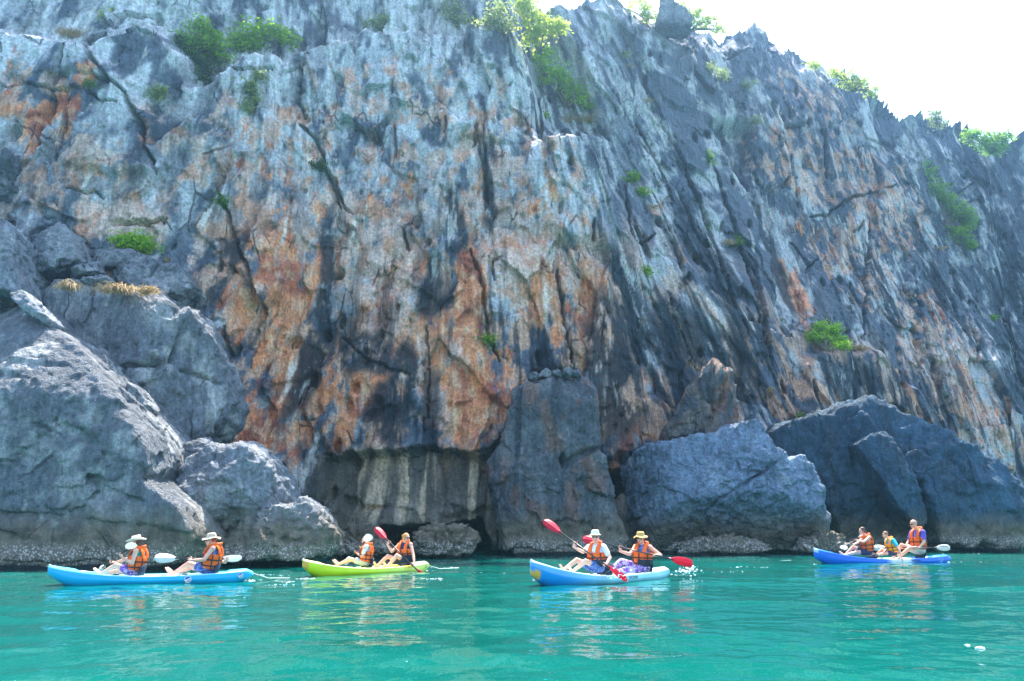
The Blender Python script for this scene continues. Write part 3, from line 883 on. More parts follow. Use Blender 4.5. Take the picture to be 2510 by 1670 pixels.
for i, (cx_, cy_, r_) in enumerate(((1310, 922, 11), (1338, 918, 15), (1366, 917, 11), (1392, 914, 14), (1414, 916, 9))):
    rock('stone', ['leftmost of the loose stones on the flat pillar top', 'largest loose stone on the flat pillar top, second from left', 'middle loose stone on the flat pillar top',
                   'angular loose stone on the pillar top, fourth from left', 'rightmost loose stone on the flat pillar top'][i],
         [(cx_ - r_ * 1.3, cy_ + 9), (cx_ - r_ * .8, cy_ - r_ * .5), (cx_, cy_ - r_ * .9), (cx_ + r_, cy_ - r_ * .3), (cx_ + r_ * 1.2, cy_ + 9)], 33.9, .25, sub=4, seed=30 + i, tone=.16, cat='stone',
         group='loose stones on the pillar top')
rock('boulder', 'leaning pointed rock shard with a hollow brown side',
     [(1606, 1130), (1618, 1090), (1640, 1040), (1662, 1005), (1684, 975), (1712, 925), (1740, 885), (1758, 868), (1780, 872), (1797, 882), (1800, 930), (1815, 990), (1830, 1050), (1835, 1100), (1720, 1130)],
     37.3, 1.3, [((-.7, -1, .25), .55), ((.9, -.6, 0), .6)], sub=6, seed=40, tone=.09, tan=.25, rust=.3, amp=1.1, holes=.25, streak=.6,
     cracks=[([(1745, 900), (1735, 960), (1745, 1010), (1720, 1060)], .2, .5), ([(1770, 930), (1760, 1000)], .12, .4)])
rock('boulder', 'broad blue-grey boulder with an undercut base behind the kayak with red paddles',
     [(1556, 1400), (1552, 1262), (1543, 1200), (1546, 1140), (1560, 1122), (1602, 1092), (1650, 1080), (1702, 1068), (1740, 1062), (1768, 1048), (1800, 1043), (1842, 1042), (1862, 1052), (1872, 1070),
      (1880, 1092), (1905, 1118), (1922, 1132), (1940, 1120), (1962, 1118), (1985, 1150), (1996, 1185), (2020, 1240), (2050, 1284), (2060, 1312), (2052, 1350), (2044, 1400)],
     35.4, 2.4, [((-.15, -1, .42), .62), ((.35, -1, .35), .66), ((.0, -1, -.95), .60), ((-.9, -.6, .1), .84)], sub=7, chip=1.0, seed=41, tone=.20, tint=(.86, 1, 1.16), streak=.15, pale=.35,
     cracks=[([(1725, 1300), (1712, 1255), (1740, 1225), (1800, 1190), (1880, 1140)], .05, .2), ([(1760, 1245), (1800, 1215), (1850, 1190)], .03, .1), ([(1815, 1178), (1890, 1132)], .04, .12)])
rock('boulder', 'large dark slanting slab rock behind the royal blue kayak',
     [(1862, 1078), (1878, 1060), (1980, 1022), (2012, 1020), (2060, 992), (2090, 984), (2122, 978), (2150, 984), (2178, 1000), (2210, 1060), (2250, 1150), (2285, 1250), (2300, 1390), (2060, 1390),
      (2040, 1300), (1960, 1180)], 40.2, 2.4, [((-.35, -1, .1), .60), ((.5, -1, .25), .72), ((.1, -1, -.35), .74)], sub=6, seed=42, tone=.075, tint=(.62, 1, 1.3), streak=.5, pale=.05, amp=1.2,
     cracks=[([(2060, 1090), (2062, 1170)], .06, .3), ([(1985, 1010), (2000, 1100)], .05, .2)])
rock('boulder', 'long dark ridge slab sloping down to the water at the right edge',
     [(2150, 1000), (2172, 994), (2192, 984), (2222, 1005), (2262, 1032), (2320, 1072), (2400, 1130), (2452, 1178), (2490, 1210), (2520, 1240), (2548, 1300), (2540, 1390), (2275, 1390), (2262, 1290),
      (2235, 1200), (2200, 1110), (2165, 1050)], 39.0, 1.8, [((-.4, -1, .5), .62), ((.3, -1, .5), .66)], sub=6, seed=47, tone=.095, tint=(.62, 1, 1.3), streak=.4, pale=.10, amp=1.1,
     cracks=[([(2200, 1050), (2245, 1030)], .06, .3), ([(2290, 1120), (2330, 1180), (2360, 1230)], .07, .2)])
rock('boulder', 'narrow upright slab wedged between the slanting slab and the ridge slab',
     [(2098, 1092), (2120, 1072), (2168, 1060), (2185, 1075), (2205, 1130), (2238, 1220), (2250, 1275), (2236, 1300), (2180, 1240), (2140, 1160)], 37.9, .9, [((-.3, -1, .2), .68)], sub=6, seed=48,
     tone=.085, tint=(.62, 1, 1.3), streak=.4, pale=.08)
rock('boulder', 'small dark block at the right edge at the foot of the slanting slab',
     [(2480, 1225), (2510, 1228), (2580, 1235), (2590, 1370), (2475, 1370), (2470, 1290)], 43.0, 1.0, [((0, -1, .3), .7)], sub=5, seed=43, tone=.1)
rock('boulder', 'low barnacle-covered rock awash under the broad blue-grey boulder',
     [(1622, 1400), (1636, 1350), (1668, 1332), (1720, 1324), (1790, 1318), (1850, 1322), (1878, 1340), (1888, 1400)], 33.6, .9, [((0, -1, .5), .7)], sub=6, amp=2.2, chip=1.8, seed=44, tone=.2, tint=(1.1, 1, .9))
rock('boulder', 'low barnacle-covered rock at the right foot of the broad boulder',
     [(1945, 1400), (1958, 1345), (1990, 1322), (2030, 1310), (2058, 1320), (2068, 1345), (2062, 1400)], 34.0, .9, [((0, -1, .4), .7)], sub=6, amp=2.2, chip=1.8, seed=45, tone=.2, tint=(1.1, 1, .9))
rock('boulder', 'brown lumpy rock in the dark gap beside the pillar',
     [(1500, 1400), (1504, 1290), (1508, 1230), (1522, 1212), (1536, 1220), (1548, 1260), (1552, 1400)], 37.2, .7, [((0, -1, .2), .8)], sub=5, seed=46, tone=.12, tint=(1.2, 1, .8))

rock('rock_stack', 'thin dark rock stack standing on the skyline between pale bushes',
     [(1604, 75), (1610, 45), (1618, 26), (1622, 0), (1620, -30), (1640, -34), (1646, 0), (1648, 24), (1672, 34), (1690, 56), (1700, 80)], 46.0, .8, [], sub=5, seed=60, tone=.14, cat='rock stack')
# ------------------------------------------------------------------ sea
def water_material():
    m, nt, b = new_mat('sea_water')
    L = nt.links
    geo = N(nt, 'ShaderNodeNewGeometry')
    mp = N(nt, 'ShaderNodeMapping'); mp.inputs['Scale'].default_value = (1, .55, 1)
    L.new(geo.outputs['Position'], mp.inputs['Vector'])
    n1 = N(nt, 'ShaderNodeTexNoise'); n1.inputs['Scale'].default_value = .22; n1.inputs['Detail'].default_value = 4
    L.new(mp.outputs[0], n1.inputs['Vector'])
    cr = N(nt, 'ShaderNodeMix', data_type='RGBA')
    L.new(n1.outputs['Fac'], cr.inputs[0])
    cr.inputs[6].default_value = (.0, .070, .057, 1); cr.inputs[7].default_value = (.0, .135, .103, 1)
    L.new(cr.outputs[2], b.inputs['Base Color'])
    b.inputs['Roughness'].default_value = .045
    b.inputs['IOR'].default_value = 1.33
    n2_ = N(nt, 'ShaderNodeTexNoise'); n2_.inputs['Scale'].default_value = 5.5; n2_.inputs['Detail'].default_value = 3
    L.new(mp.outputs[0], n2_.inputs['Vector'])
    bp = N(nt, 'ShaderNodeBump'); bp.inputs['Strength'].default_value = .22; bp.inputs['Distance'].default_value = .05
    L.new(n2_.outputs['Fac'], bp.inputs['Height']); L.new(bp.outputs[0], b.inputs['Normal'])
    return m

def sea_height(X, Y):
    h = np.zeros(X.shape, np.float32)
    rng = np.random.default_rng(3)
    wx, wy = X + .5 * n2(X * .4, Y * .4, 201), Y + .5 * n2(X * .4, Y * .4, 202)
    for i in range(16):
        lam = .45 * 1.22 ** i
        th = math.radians(rng.uniform(-60, 60) + 95)
        kx, ky = math.cos(th), math.sin(th)
        ph = rng.uniform(0, 6.28)
        h += .0028 * lam ** .85 * np.sin(2 * np.pi / lam * (kx * wx + ky * wy) + ph)
    h += .020 * fbm2(X * 1.1, Y * 1.7, 4, 203, .55)
    h += .010 * fbm2(X * 3.2, Y * 4.4, 2, 205, .5, True)
    return h

def build_sea():
    def axis(lo, hi, a, b, s, grow=1.22):
        mid = list(np.arange(a, b, s)); up, dn = [], []
        x, st = b, s
        while x < hi: up.append(x); st *= grow; x += st
        up.append(hi)
        x, st = a, s
        while x > lo:
            st *= grow; x -= st; dn.append(max(x, lo))
        return np.array(dn[::-1] + mid + up)
    xs = axis(-1500, 1500, -15, 19, .075)
    ys = axis(-1500, 75, 4.5, 33, .075)
    X, Y = np.meshgrid(xs, ys)
    Z = sea_height(X.ravel(), Y.ravel()).reshape(X.shape)
    Z *= sst(120, 60, np.abs(X)) * sst(-80, -30, Y)
    V = np.stack([X, Y, Z], -1).reshape(-1, 3)
    r, c = X.shape
    idx = np.arange(r * c).reshape(r, c)
    f = np.stack([idx[:-1, :-1], idx[:-1, 1:], idx[1:, 1:], idx[1:, :-1]], -1).reshape(-1, 4)
    o = mesh_obj('sea', V, f, water_material())
    tag(o, 'clear emerald green sea with small ripples', kind='structure')
build_sea()

# ------------------------------------------------------------------ haze volume added to imitate lens glare from the sun
def build_glare_haze(density=.0018):
    m = bpy.data.materials.new('haze'); m.use_nodes = True
    nt = m.node_tree; nt.nodes.clear()
    out = N(nt, 'ShaderNodeOutputMaterial'); v = N(nt, 'ShaderNodeVolumePrincipled')
    v.inputs['Color'].default_value = (.46, .74, 1, 1); v.inputs['Density'].default_value = density; v.inputs['Anisotropy'].default_value = .90
    nt.links.new(v.outputs[0], out.inputs['Volume'])
    x0, x1, y0, y1, z0, z1 = -1600, 1600, -1600, 120, -32, 45
    vs = [(x, y, z) for x in (x0, x1) for y in (y0, y1) for z in (z0, z1)]
    fs = [(0, 1, 3, 2), (4, 6, 7, 5), (0, 4, 5, 1), (2, 3, 7, 6), (0, 2, 6, 4), (1, 5, 7, 3)]
    o = mesh_obj('haze', vs, fs, m, smooth=False)
    tag(o, 'thin haze added in front of the cliff to imitate lens glare', kind='stuff')
build_glare_haze()
# ------------------------------------------------------------------ plants
def leaf_material(name, trans=.45):
    m, nt, b = new_mat(name)
    L = nt.links
    at = N(nt, 'ShaderNodeAttribute', attribute_name='leaf_colour')
    L.new(at.outputs['Color'], b.inputs['Base Color'])
    b.inputs['Roughness'].default_value = .55
    b.inputs['Specular IOR Level'].default_value = .35
    tr = N(nt, 'ShaderNodeBsdfTranslucent'); L.new(at.outputs['Color'], tr.inputs['Color'])
    mx = N(nt, 'ShaderNodeMixShader'); mx.inputs[0].default_value = trans
    L.new(b.outputs[0], mx.inputs[1]); L.new(tr.outputs[0], mx.inputs[2])
    L.new(mx.outputs[0], nt.nodes['Material Output'].inputs['Surface'])
    return m
M_LEAF = leaf_material('leaves', .6)
M_STRAW = leaf_material('dry_grass_blades', .3)
M_BARK = plain('bark', (.16, .13, .10), .9, .2, .3, 20, .4, 40)
GREEN = {'lush': [(.34, .58, .03), (.50, .72, .05), (.20, .42, .02)],
         'bright': [(.22, .42, .02), (.36, .58, .03), (.12, .27, .015)],
         'yellow': [(.46, .56, .08), (.60, .66, .14), (.30, .42, .06)],
         'mid': [(.12, .26, .03), (.20, .37, .04), (.08, .17, .025)],
         'dark': [(.06, .15, .035), (.09, .20, .04), (.04, .10, .02)],
         'olive': [(.28, .36, .12), (.40, .47, .16), (.20, .26, .09)]}

def tube(pts, radii, seg=6):
    vs, fs = [], []
    n = len(pts)
    for i, p in enumerate(pts):
        p = Vector(p)
        d = (Vector(pts[min(i + 1, n - 1)]) - Vector(pts[max(i - 1, 0)])).normalized()
        a = d.orthogonal().normalized(); b = d.cross(a)
        for k in range(seg):
            t = 2 * math.pi * k / seg
            vs.append(p + (a * math.cos(t) + b * math.sin(t)) * radii[i])
    for i in range(n - 1):
        for k in range(seg):
            fs.append((i * seg + k, i * seg + (k + 1) % seg, (i + 1) * seg + (k + 1) % seg, (i + 1) * seg + k))
    fs.append(tuple(range(seg))[::-1]); fs.append(tuple(range((n - 1) * seg, n * seg)))
    return vs, fs

def plant(name, cat, label, blobs, base, hue='mid', leaf=.12, out=.35, group=None, dens=1.0, Y=None, seed=0, thin=.0):
    rng = np.random.default_rng(seed + int(base[0]) * 7 + int(base[1]))
    bp = cliff_at(*base) if Y is None else W(base[0], base[1], Y)
    Yb = bp.y
    root = empty(name, bp)
    tag(root, label, cat, group)
    cs = []
    ells = []
    for (px, py, rx, ry) in blobs:
        if Y is None:
            s = cliff_at(px, min(py, base[1])) if py > 60 else None
            yy = min(s.y, Yb + 2.0) if s is not None else Yb
        else:
            yy = Yb
        R = rx * yy / F_PX; Q = ry * yy / F_PX
        c = W(px, py, yy - out * min(R, 1.2))
        ells.append((c, R, Q))
        n = int(dens * (26 * R * Q + 7))
        u = rng.normal(size=(n, 3)); u /= np.linalg.norm(u, axis=1)[:, None]
        rad = rng.random(n) ** .42
        pts = np.array(c) + u * rad[:, None] * np.array([R, .75 * (R + Q) / 2, Q])
        pts += rng.normal(size=pts.shape) * .06
        cs.append(pts)
    cs = np.concatenate(cs)
    m = 34
    leaf *= 1.25
    tot = len(cs) * m
    cr = rng.uniform(.14, .30, len(cs)) * (leaf / .12)
    p = np.repeat(cs, m, 0) + rng.normal(size=(tot, 3)) * np.repeat(cr, m)[:, None] * np.array([.62, .62, .42])
    a = rng.normal(size=(tot, 3)); a[:, 2] *= .6; a /= np.linalg.norm(a, axis=1)[:, None]
    h = rng.normal(size=(tot, 3)) * .6 + np.array([0, -.25, 1.0])
    b = np.cross(a, h); b /= np.linalg.norm(b, axis=1)[:, None] + 1e-9
    sz = leaf * rng.uniform(.6, 1.25, tot)
    V = np.empty((tot, 4, 3))
    V[:, 0] = p - a * sz[:, None] * .6
    V[:, 1] = p + b * sz[:, None] * .28
    V[:, 2] = p + a * sz[:, None] * .6
    V[:, 3] = p - b * sz[:, None] * .28
    V = V.reshape(-1, 3)
    Fc = np.arange(tot * 4).reshape(-1, 4)
    pal = np.array(GREEN[hue])
    w = np.repeat(rng.random(len(cs)), m) * .7 + rng.random(tot) * .3
    col = np.where(w[:, None] < .5, pal[0] + (pal[2] - pal[0]) * (1 - 2 * w[:, None]), pal[0] + (pal[1] - pal[0]) * (2 * w[:, None] - 1))
    col = np.repeat(col * rng.uniform(.85, 1.15, (tot, 1)), 4, 0)
    o = mesh_obj('foliage', V - np.array(bp), Fc, M_LEAF, root, smooth=False)
    set_attr(o, 'leaf_colour', col)
    # stems
    vs, fs = [], []
    big = max(e[1] for e in ells)
    r0 = min(.09, .03 + .03 * big)
    for c, R, Q in ells:
        for k in range(3 if R > .4 else 1):
            t = Vector(cs[rng.integers(len(cs))]) if k else c
            if k and (t - c).length > 1.3 * max(R, Q): t = c + Vector(rng.normal(size=3) * .4 * R)
            mid = bp.lerp(t, .5) + Vector(rng.normal(size=3) * .08 * R) + Vector((0, 0, .1 * R))
            v, f = tube([bp + Vector((0, .1, -.05)), bp.lerp(mid, .5), mid, t], [r0, r0 * .8, r0 * .55, r0 * .2], 5)
            off = len(vs)
            vs += [x - bp for x in v]; fs += [tuple(i + off for i in q) for q in f]
    mesh_obj('trunk' if cat == 'tree' else 'stem', vs, fs, M_BARK, root)
    return root

def grass(label, base, wpx, hpx, n=90, straw=True, droop=.8, group=None, seed=0, lean=0.0, Y=None):
    rng = np.random.default_rng(seed + int(base[0] * 3 + base[1]))
    bp = cliff_at(*base) if Y is None else W(base[0], base[1], Y)
    wd, ht = wpx * bp.y / F_PX / 2, hpx * bp.y / F_PX
    vs, fs, cols = [], [], []
    for i in range(n):
        b = Vector((rng.normal() * wd * .42, rng.normal() * .10 - .05, rng.normal() * .05))
        L = ht * rng.uniform(.6, 1.25)
        d = Vector((rng.normal() * .5 + lean + 1.2 * b.x / max(wd, .05) * .5, -abs(rng.normal() * .45) - .1, 1.0)).normalized()
        side = d.cross(Vector((rng.normal(), rng.normal(), .2))).normalized() * rng.uniform(.010, .020)
        k0 = len(vs)
        col = np.array([.62, .44, .20]) if straw else np.array([.22, .26, .07])
        col = lerp(col, np.array([.30, .21, .11]), rng.random()) * rng.uniform(.8, 1.2)
        for j in range(5):
            t = j / 4
            q = b + d * L * t + Vector((0, -.15, -1)) * (droop * L * t * t * .75)
            ww = side * (1 - .85 * t)
            vs += [q - ww, q + ww]; cols += [col, col]
            if j: fs.append((k0 + 2 * j - 2, k0 + 2 * j - 1, k0 + 2 * j + 1, k0 + 2 * j))
    o = mesh_obj('grass_tuft', vs, fs, M_STRAW, loc=bp, smooth=False)
    set_attr(o, 'leaf_colour', np.array(cols))
    tag(o, label, 'grass tuft', group)

plant('tree', 'tree', 'leafy tree with a visible pale trunk on the ledge at upper left', [(490, 70, 38, 28), (470, 110, 45, 32), (520, 105, 40, 35), (545, 130, 30, 22)], (512, 150), 'bright', .13, dens=1.1)
plant('shrub', 'shrub', 'dark hanging shrub below the ledge tree at upper left', [(490, 160, 34, 30), (482, 188, 26, 20), (450, 115, 24, 26), (497, 206, 12, 14)], (490, 150), 'dark', .12, dens=1.2)
plant('shrub', 'shrub', 'broad green bush beside the ledge tree at upper left', [(610, 90, 45, 30), (660, 80, 45, 35), (700, 92, 26, 22), (590, 108, 40, 16)], (640, 122), 'bright', .13, dens=1.0)
plant('shrub', 'shrub', 'small olive bush on the cliff above the pale stone at left', [(396, 224, 20, 12), (385, 234, 12, 8)], (392, 245), 'olive', .10)
plant('shrub', 'shrub', 'tiny plant in the left cliff crack', [(217, 205, 6, 10)], (217, 216), 'mid', .08)
plant('shrub', 'shrub', 'tiny yellow-green sprig near the upper left corner', [(260, 36, 9, 8), (272, 34, 4, 4)], (258, 48), 'yellow', .09)
plant('vine', 'vine', 'pale olive creeper hanging down the upper left face', [(630, 186, 20, 14), (614, 215, 20, 18), (622, 240, 13, 16), (604, 262, 9, 16)], (630, 180), 'olive', .10, out=.15, dens=1.1)
plant('tree', 'tree', 'bright yellow-green tree against the sky at the top centre', [(1300, 30, 40, 34), (1345, 62, 42, 26), (1310, 90, 28, 24), (1280, 8, 34, 20), (1370, 68, 18, 14)], (1322, 128), 'yellow', .15, Y=38.6, dens=1.0)
plant('shrub', 'shrub', 'tall green bush filling the gully below the yellow-green tree', [(1335, 150, 28, 32), (1360, 185, 38, 30), (1395, 215, 36, 26), (1420, 245, 40, 24), (1330, 125, 24, 22)], (1390, 262), 'lush', .13, dens=1.1)
plant('shrub', 'shrub', 'small green plant beside the lone dark boulder in the gully', [(1337, 282, 13, 8)], (1337, 292), 'bright', .09)
plant('shrub', 'shrub', 'hazy green bush at the top edge left of the yellow-green tree', [(1115, 35, 34, 24), (1145, 55, 26, 16)], (1120, 72), 'olive', .13)
plant('shrub', 'shrub', 'hazy pale bush just left of the yellow-green tree', [(1200, 55, 30, 16), (1245, 60, 26, 18), (1225, 22, 26, 18)], (1220, 78), 'olive', .13)
plant('shrub', 'shrub', 'faint olive bush at the top between ledge bush and centre', [(915, 55, 30, 14), (940, 48, 12, 10)], (915, 70), 'olive', .11)
plant('shrub', 'shrub', 'round bright green bush on the ledge rock at left', [(345, 590, 28, 26), (330, 604, 32, 20), (298, 592, 16, 10), (365, 608, 20, 16)], (345, 628), 'lush', .10, out=.6, dens=1.6)
plant('shrub', 'shrub', 'flat-topped bright green bush with dead grass beside it at right', [(2015, 805, 22, 15), (2045, 812, 24, 18), (1990, 828, 26, 12), (2030, 838, 30, 12), (2060, 835, 16, 12), (2065, 850, 10, 8)], (2028, 860), 'lush', .11, out=.6, dens=1.6)
plant('shrub', 'shrub', 'long band of bushes down the gully at the right', [(2275, 425, 16, 30), (2295, 470, 26, 28), (2320, 490, 34, 26), (2345, 525, 38, 34), (2370, 545, 34, 26), (2350, 575, 34, 26), (2375, 600, 18, 12)], (2345, 600), 'bright', .14, dens=1.2)
plant('shrub', 'shrub', 'pale skyline bush beside the tall rock stack', [(1668, 16, 22, 16), (1700, 32, 28, 22), (1738, 52, 30, 22), (1700, 55, 36, 18), (1765, 72, 20, 12)], (1690, 74), 'yellow', .13, Y=46.5, dens=.8)
plant('shrub', 'shrub', 'pale skyline scrub left of the thin rock stack', [(1560, 12, 30, 14), (1592, 22, 26, 16), (1600, 42, 22, 12)], (1585, 50), 'yellow', .13, Y=46.0, dens=.8)
plant('shrub', 'shrub', 'wispy pale bush on the skyline near the middle of the ridge', [(2045, 178, 24, 14), (2085, 184, 32, 18), (2115, 198, 24, 20), (2135, 222, 18, 14), (2085, 204, 46, 14)], (2090, 222), 'yellow', .12, Y=49.5, dens=.7)
plant('shrub', 'shrub', 'small rounded yellowish bush below the dark skyline knob', [(1998, 158, 18, 9)], (2000, 166), 'yellow', .11, Y=48.5)
plant('shrub', 'shrub', 'pale bush between the two pinnacles on the right ridge', [(2292, 282, 18, 12), (2300, 300, 16, 14)], (2295, 308), 'olive', .13, Y=56)
plant('shrub', 'shrub', 'bright bush on the skyline at the far right', [(2425, 345, 34, 20), (2460, 340, 24, 18), (2385, 330, 24, 16), (2430, 362, 40, 14)], (2430, 375), 'bright', .15, Y=60, dens=1.4)
for lab, bl, hue in (('olive bush high on the grooved slope', (1530, 138, 18, 10), 'olive'), ('small bush on the upper slope near the ridge saddle', (1740, 170, 14, 12), 'olive'),
                     ('upper of two green plants on the small ledge block', (1548, 436, 14, 12), 'bright'), ('lower of two green plants on the small ledge block', (1575, 472, 15, 9), 'bright'),
                     ('thin upright green sprig on the slope above the pillar', (1583, 666, 6, 14), 'bright'), ('small green plant in the long slanting crack', (1738, 390, 7, 20), 'mid'),
                     ('green plant above the straw tussock on the slope', (1809, 588, 10, 12), 'mid'), ('tiny green plant on the slope left of the straw tussock', (1735, 551, 7, 6), 'bright'),
                     ('small green plant on the dark wall at far right', (2433, 777, 6, 11), 'bright'), ('dark little bush in the left centre crack', (775, 405, 24, 13), 'dark'),
                     ('tiny green plant on the slanting slab edge', (1963, 1024, 7, 5), 'bright'), ('tiny green sprig under the small cliff ledge at centre', (1198, 830, 7, 6), 'bright'),
                     ('tiny green plant in the tan streak at left', (543, 492, 6, 6), 'mid'), ('yellowish bush under the notch of the ridge', (1850, 296, 14, 12), 'olive'),
                     ('dull green bush on the ridge flank', (1770, 185, 16, 14), 'olive'), ('low dull bush on the upper ridge wall', (1830, 208, 22, 8), 'olive')):
    plant('shrub', 'shrub', lab, [bl], (bl[0], bl[1] + bl[3]), hue, .10, dens=1.3)

for lab, base, w, h, n, dr, *yy in (('golden dry grass tuft near the upper left corner', (176, 92), 60, 34, 240, .6), ('left dry grass tuft hanging over the pale-run rock', (172, 706), 60, 46, 240, 1.3, 27.0),
                               ('largest dry grass tuft on top of the pale-run rock', (292, 716), 80, 56, 340, 1.2, 27.4), ('low dry grass tuft at the right of the largest tuft', (365, 718), 60, 34, 190, .9, 27.4),
                               ('straw tussock on the grooved slope', (1784, 598), 24, 30, 110, 1.2), ('dead grass beside the flat-topped bush', (2098, 858), 56, 32, 200, .9),
                               ('dry grass under the gully bush, left clump', (1395, 300), 44, 34, 110, .7), ('dry grass under the gully bush, right clump', (1440, 300), 54, 40, 130, .7),
                               ('dry grass strip along the small ledge block', (1600, 510), 44, 18, 80, 1.0), ('dry grass on the lower slope beside the shard', (1882, 958), 22, 26, 70, 1.4),
                               ('pale dry grass below the right gully band', (2300, 612), 26, 18, 60, 1.0), ('thin dry grass beside the round green bush', (408, 642), 26, 18, 50, .8),
                               ('dry grass high on the grooved slope', (1540, 168), 26, 20, 60, 1.1), ('brownish dry grass on the mid slope', (1588, 250), 30, 22, 60, 1.1)):
    grass(lab, base, w, h, n, droop=dr, Y=yy[0] if yy else None)
# ------------------------------------------------------------------ kayaks
M_HULL = plain('moulded_plastic', (1, 1, 1), .32, .5, .05, 3.0, .08, 30, attr='hull_colour')
M_BLACK = plain('black_webbing', (.012, .013, .016), .6, .4, .2, 40)
M_NAVYPAD = plain('navy_foam_pad', (.012, .022, .045), .7, .3, .2, 20, .3, 80)
M_ROPE = plain('rope', (.75, .72, .62), .8, .3, .2, 40)
M_WHITE = plain('white_print', (.8, .8, .78), .5, .4, .05)
M_INK = plain('dark_print', (.02, .05, .09), .5, .4, .05)
M_BLUEPRINT = plain('blue_print', (.01, .09, .40), .5, .4, .05)
M_YELLOWPRINT = plain('yellow_print', (.8, .65, .10), .5, .4, .05)

def kayak(label, bow, stern, Yb, Ys, colour, seats, seed=0, ends=True):
    B, S = W(bow[0], bow[1], Yb), W(stern[0], stern[1], Ys)
    L = math.hypot(B.x - S.x, B.y - S.y)
    mid = Vector(((B.x + S.x) / 2, (B.y + S.y) / 2, 0))
    rz = math.atan2(B.y - S.y, B.x - S.x)
    root = empty('kayak', mid, rz)
    tag(root, label, 'kayak', 'double kayaks on the water')
    zb = B.z
    nt_, H = 61, L / 2
    ts = np.sin(np.linspace(-1, 1, nt_) * math.pi / 2)
    prof = {}
    def section(t):
        a = abs(t)
        b = .385 * max(1e-3, 1 - a ** 2.7) ** .72 + .012
        zk = -.09 + (.30 * max(0, (t - .62) / .38) ** 2.2 if t > 0 else .20 * max(0, (-t - .72) / .28) ** 2)
        zs = .155 + (zb - .155) * max(t, 0) ** 2.0 + .07 * max(-t, 0) ** 2
        if a > .9: zs -= .05 * ((a - .9) / .1) ** 2 * (0 if t > 0 else 2.2)
        h = zs - zk
        w = float(sst(.74, .64, np.array(a)))
        dk = zs - .10 * w
        return [(0, zk), (.5 * b, zk + .015), (.82 * b, zk + .22 * h), (.97 * b, zk + .48 * h), (1.0 * b, zk + .66 * h), (.975 * b, zk + .70 * h), (.97 * b, zs - .028), (.94 * b, zs - .006),
                (.86 * b, zs + .002), (.80 * b, zs - .012 * w), (.72 * b, dk + .01), (.4 * b, dk + .012 * (1 - w)), (0, dk + .05 * (1 - w))]
    vs, cols, fs = [], [], []
    for t in ts:
        sec = section(t)
        ring = [(y, z) for y, z in sec] + [(-y, z) for y, z in sec[-2:0:-1]]
        for q, (y, z) in enumerate(ring):
            vs.append((t * H, y, z))
            qq = q if q < len(sec) else 2 * len(sec) - 2 - q
            cols.append(colour(t, qq, z))
    m = 2 * 13 - 2
    for i in range(nt_ - 1):
        for k in range(m):
            fs.append((i * m + k, i * m + (k + 1) % m, (i + 1) * m + (k + 1) % m, (i + 1) * m + k))
    fs.append(tuple(range(m))[::-1]); fs.append(tuple(range((nt_ - 1) * m, nt_ * m)))
    fs = [f[::-1] for f in fs]
    hull = mesh_obj('hull', vs, fs, M_HULL, root)
    set_attr(hull, 'hull_colour', np.array(cols, float))
    sm = hull.modifiers.new('round', 'SUBSURF'); sm.levels = 1; sm.render_levels = 1
    def side_y(t, z):
        sec = section(t)
        for (y0, z0), (y1, z1) in zip(sec[:8], sec[1:9]):
            if z0 <= z <= z1: return y0 + (y1 - y0) * (z - z0) / max(z1 - z0, 1e-6)
        return sec[4][0]
    # backrests with a curved padded panel
    for t, tall in seats:
        n, vv, ff = 9, [], []
        for i in range(n):
            a = -1 + 2 * i / (n - 1)
            for (dz, dx) in ((0, 0), (tall, -.07)):
                for th in (0, .028):
                    vv.append((t * H - .02 + dx + .10 * a * a - th, a * .21, .08 + dz - .05 * a * a * (dz > 0)))
        for i in range(n - 1):
            p = i * 4; q = p + 4
            ff += [(p, p + 2, q + 2, q), (p + 1, q + 1, q + 3, p + 3), (p + 2, p + 3, q + 3, q + 2), (p, q, q + 1, p + 1)]
        ff += [(0, 1, 3, 2), (n * 4 - 4, n * 4 - 2, n * 4 - 1, n * 4 - 3)]
        mesh_obj('backrest', vv, ff, M_NAVYPAD, root)
        for sgn in (-1, 1):
            v, f = tube([(t * H + .05, sgn * .21, .24), (t * H + .25, sgn * .27, .21), (t * H + .48, sgn * .30, .19)], [.008] * 3, 5)
            mesh_obj('seat_strap', v, f, M_BLACK, root)
    if ends:
        for t, z in ((.985, section(.985)[7][1] + .02), (-.97, section(-.97)[7][1] + .01)):
            v, f = tube([(t * H - .05, 0, z), (t * H + .01, 0, z + .03), (t * H + .05, 0, z - .01)], [.010] * 3, 6)
            mesh_obj('carry_toggle', v, f, M_ROPE if t < 0 else M_WHITE, root)
    # scuppers and fittings along the rim
    for t in (.35, .15, -.1, -.3):
        v, f = tube([(t * H - .05, .35 * 1.0 * (1 - abs(t) ** 2.7) ** .72, section(t)[8][1] + .008), (t * H + .05, .35 * (1 - abs(t) ** 2.7) ** .72, section(t)[8][1] + .008)], [.009, .009], 5)
        mesh_obj('deck_fitting', v, f, M_BLACK, root)
    return root, H, section, side_y

def disc(r0, r1, n=24):
    vs, fs = [], []
    for k in range(n):
        a = 2 * math.pi * k / n
        vs += [(r0 * math.cos(a), r0 * math.sin(a), 0), (r1 * math.cos(a), r1 * math.sin(a), 0)]
    for k in range(n):
        q = (k + 1) % n
        fs.append((2 * k, 2 * k + 1, 2 * q + 1, 2 * q))
    if r0 < 1e-4: pass
    return vs, fs

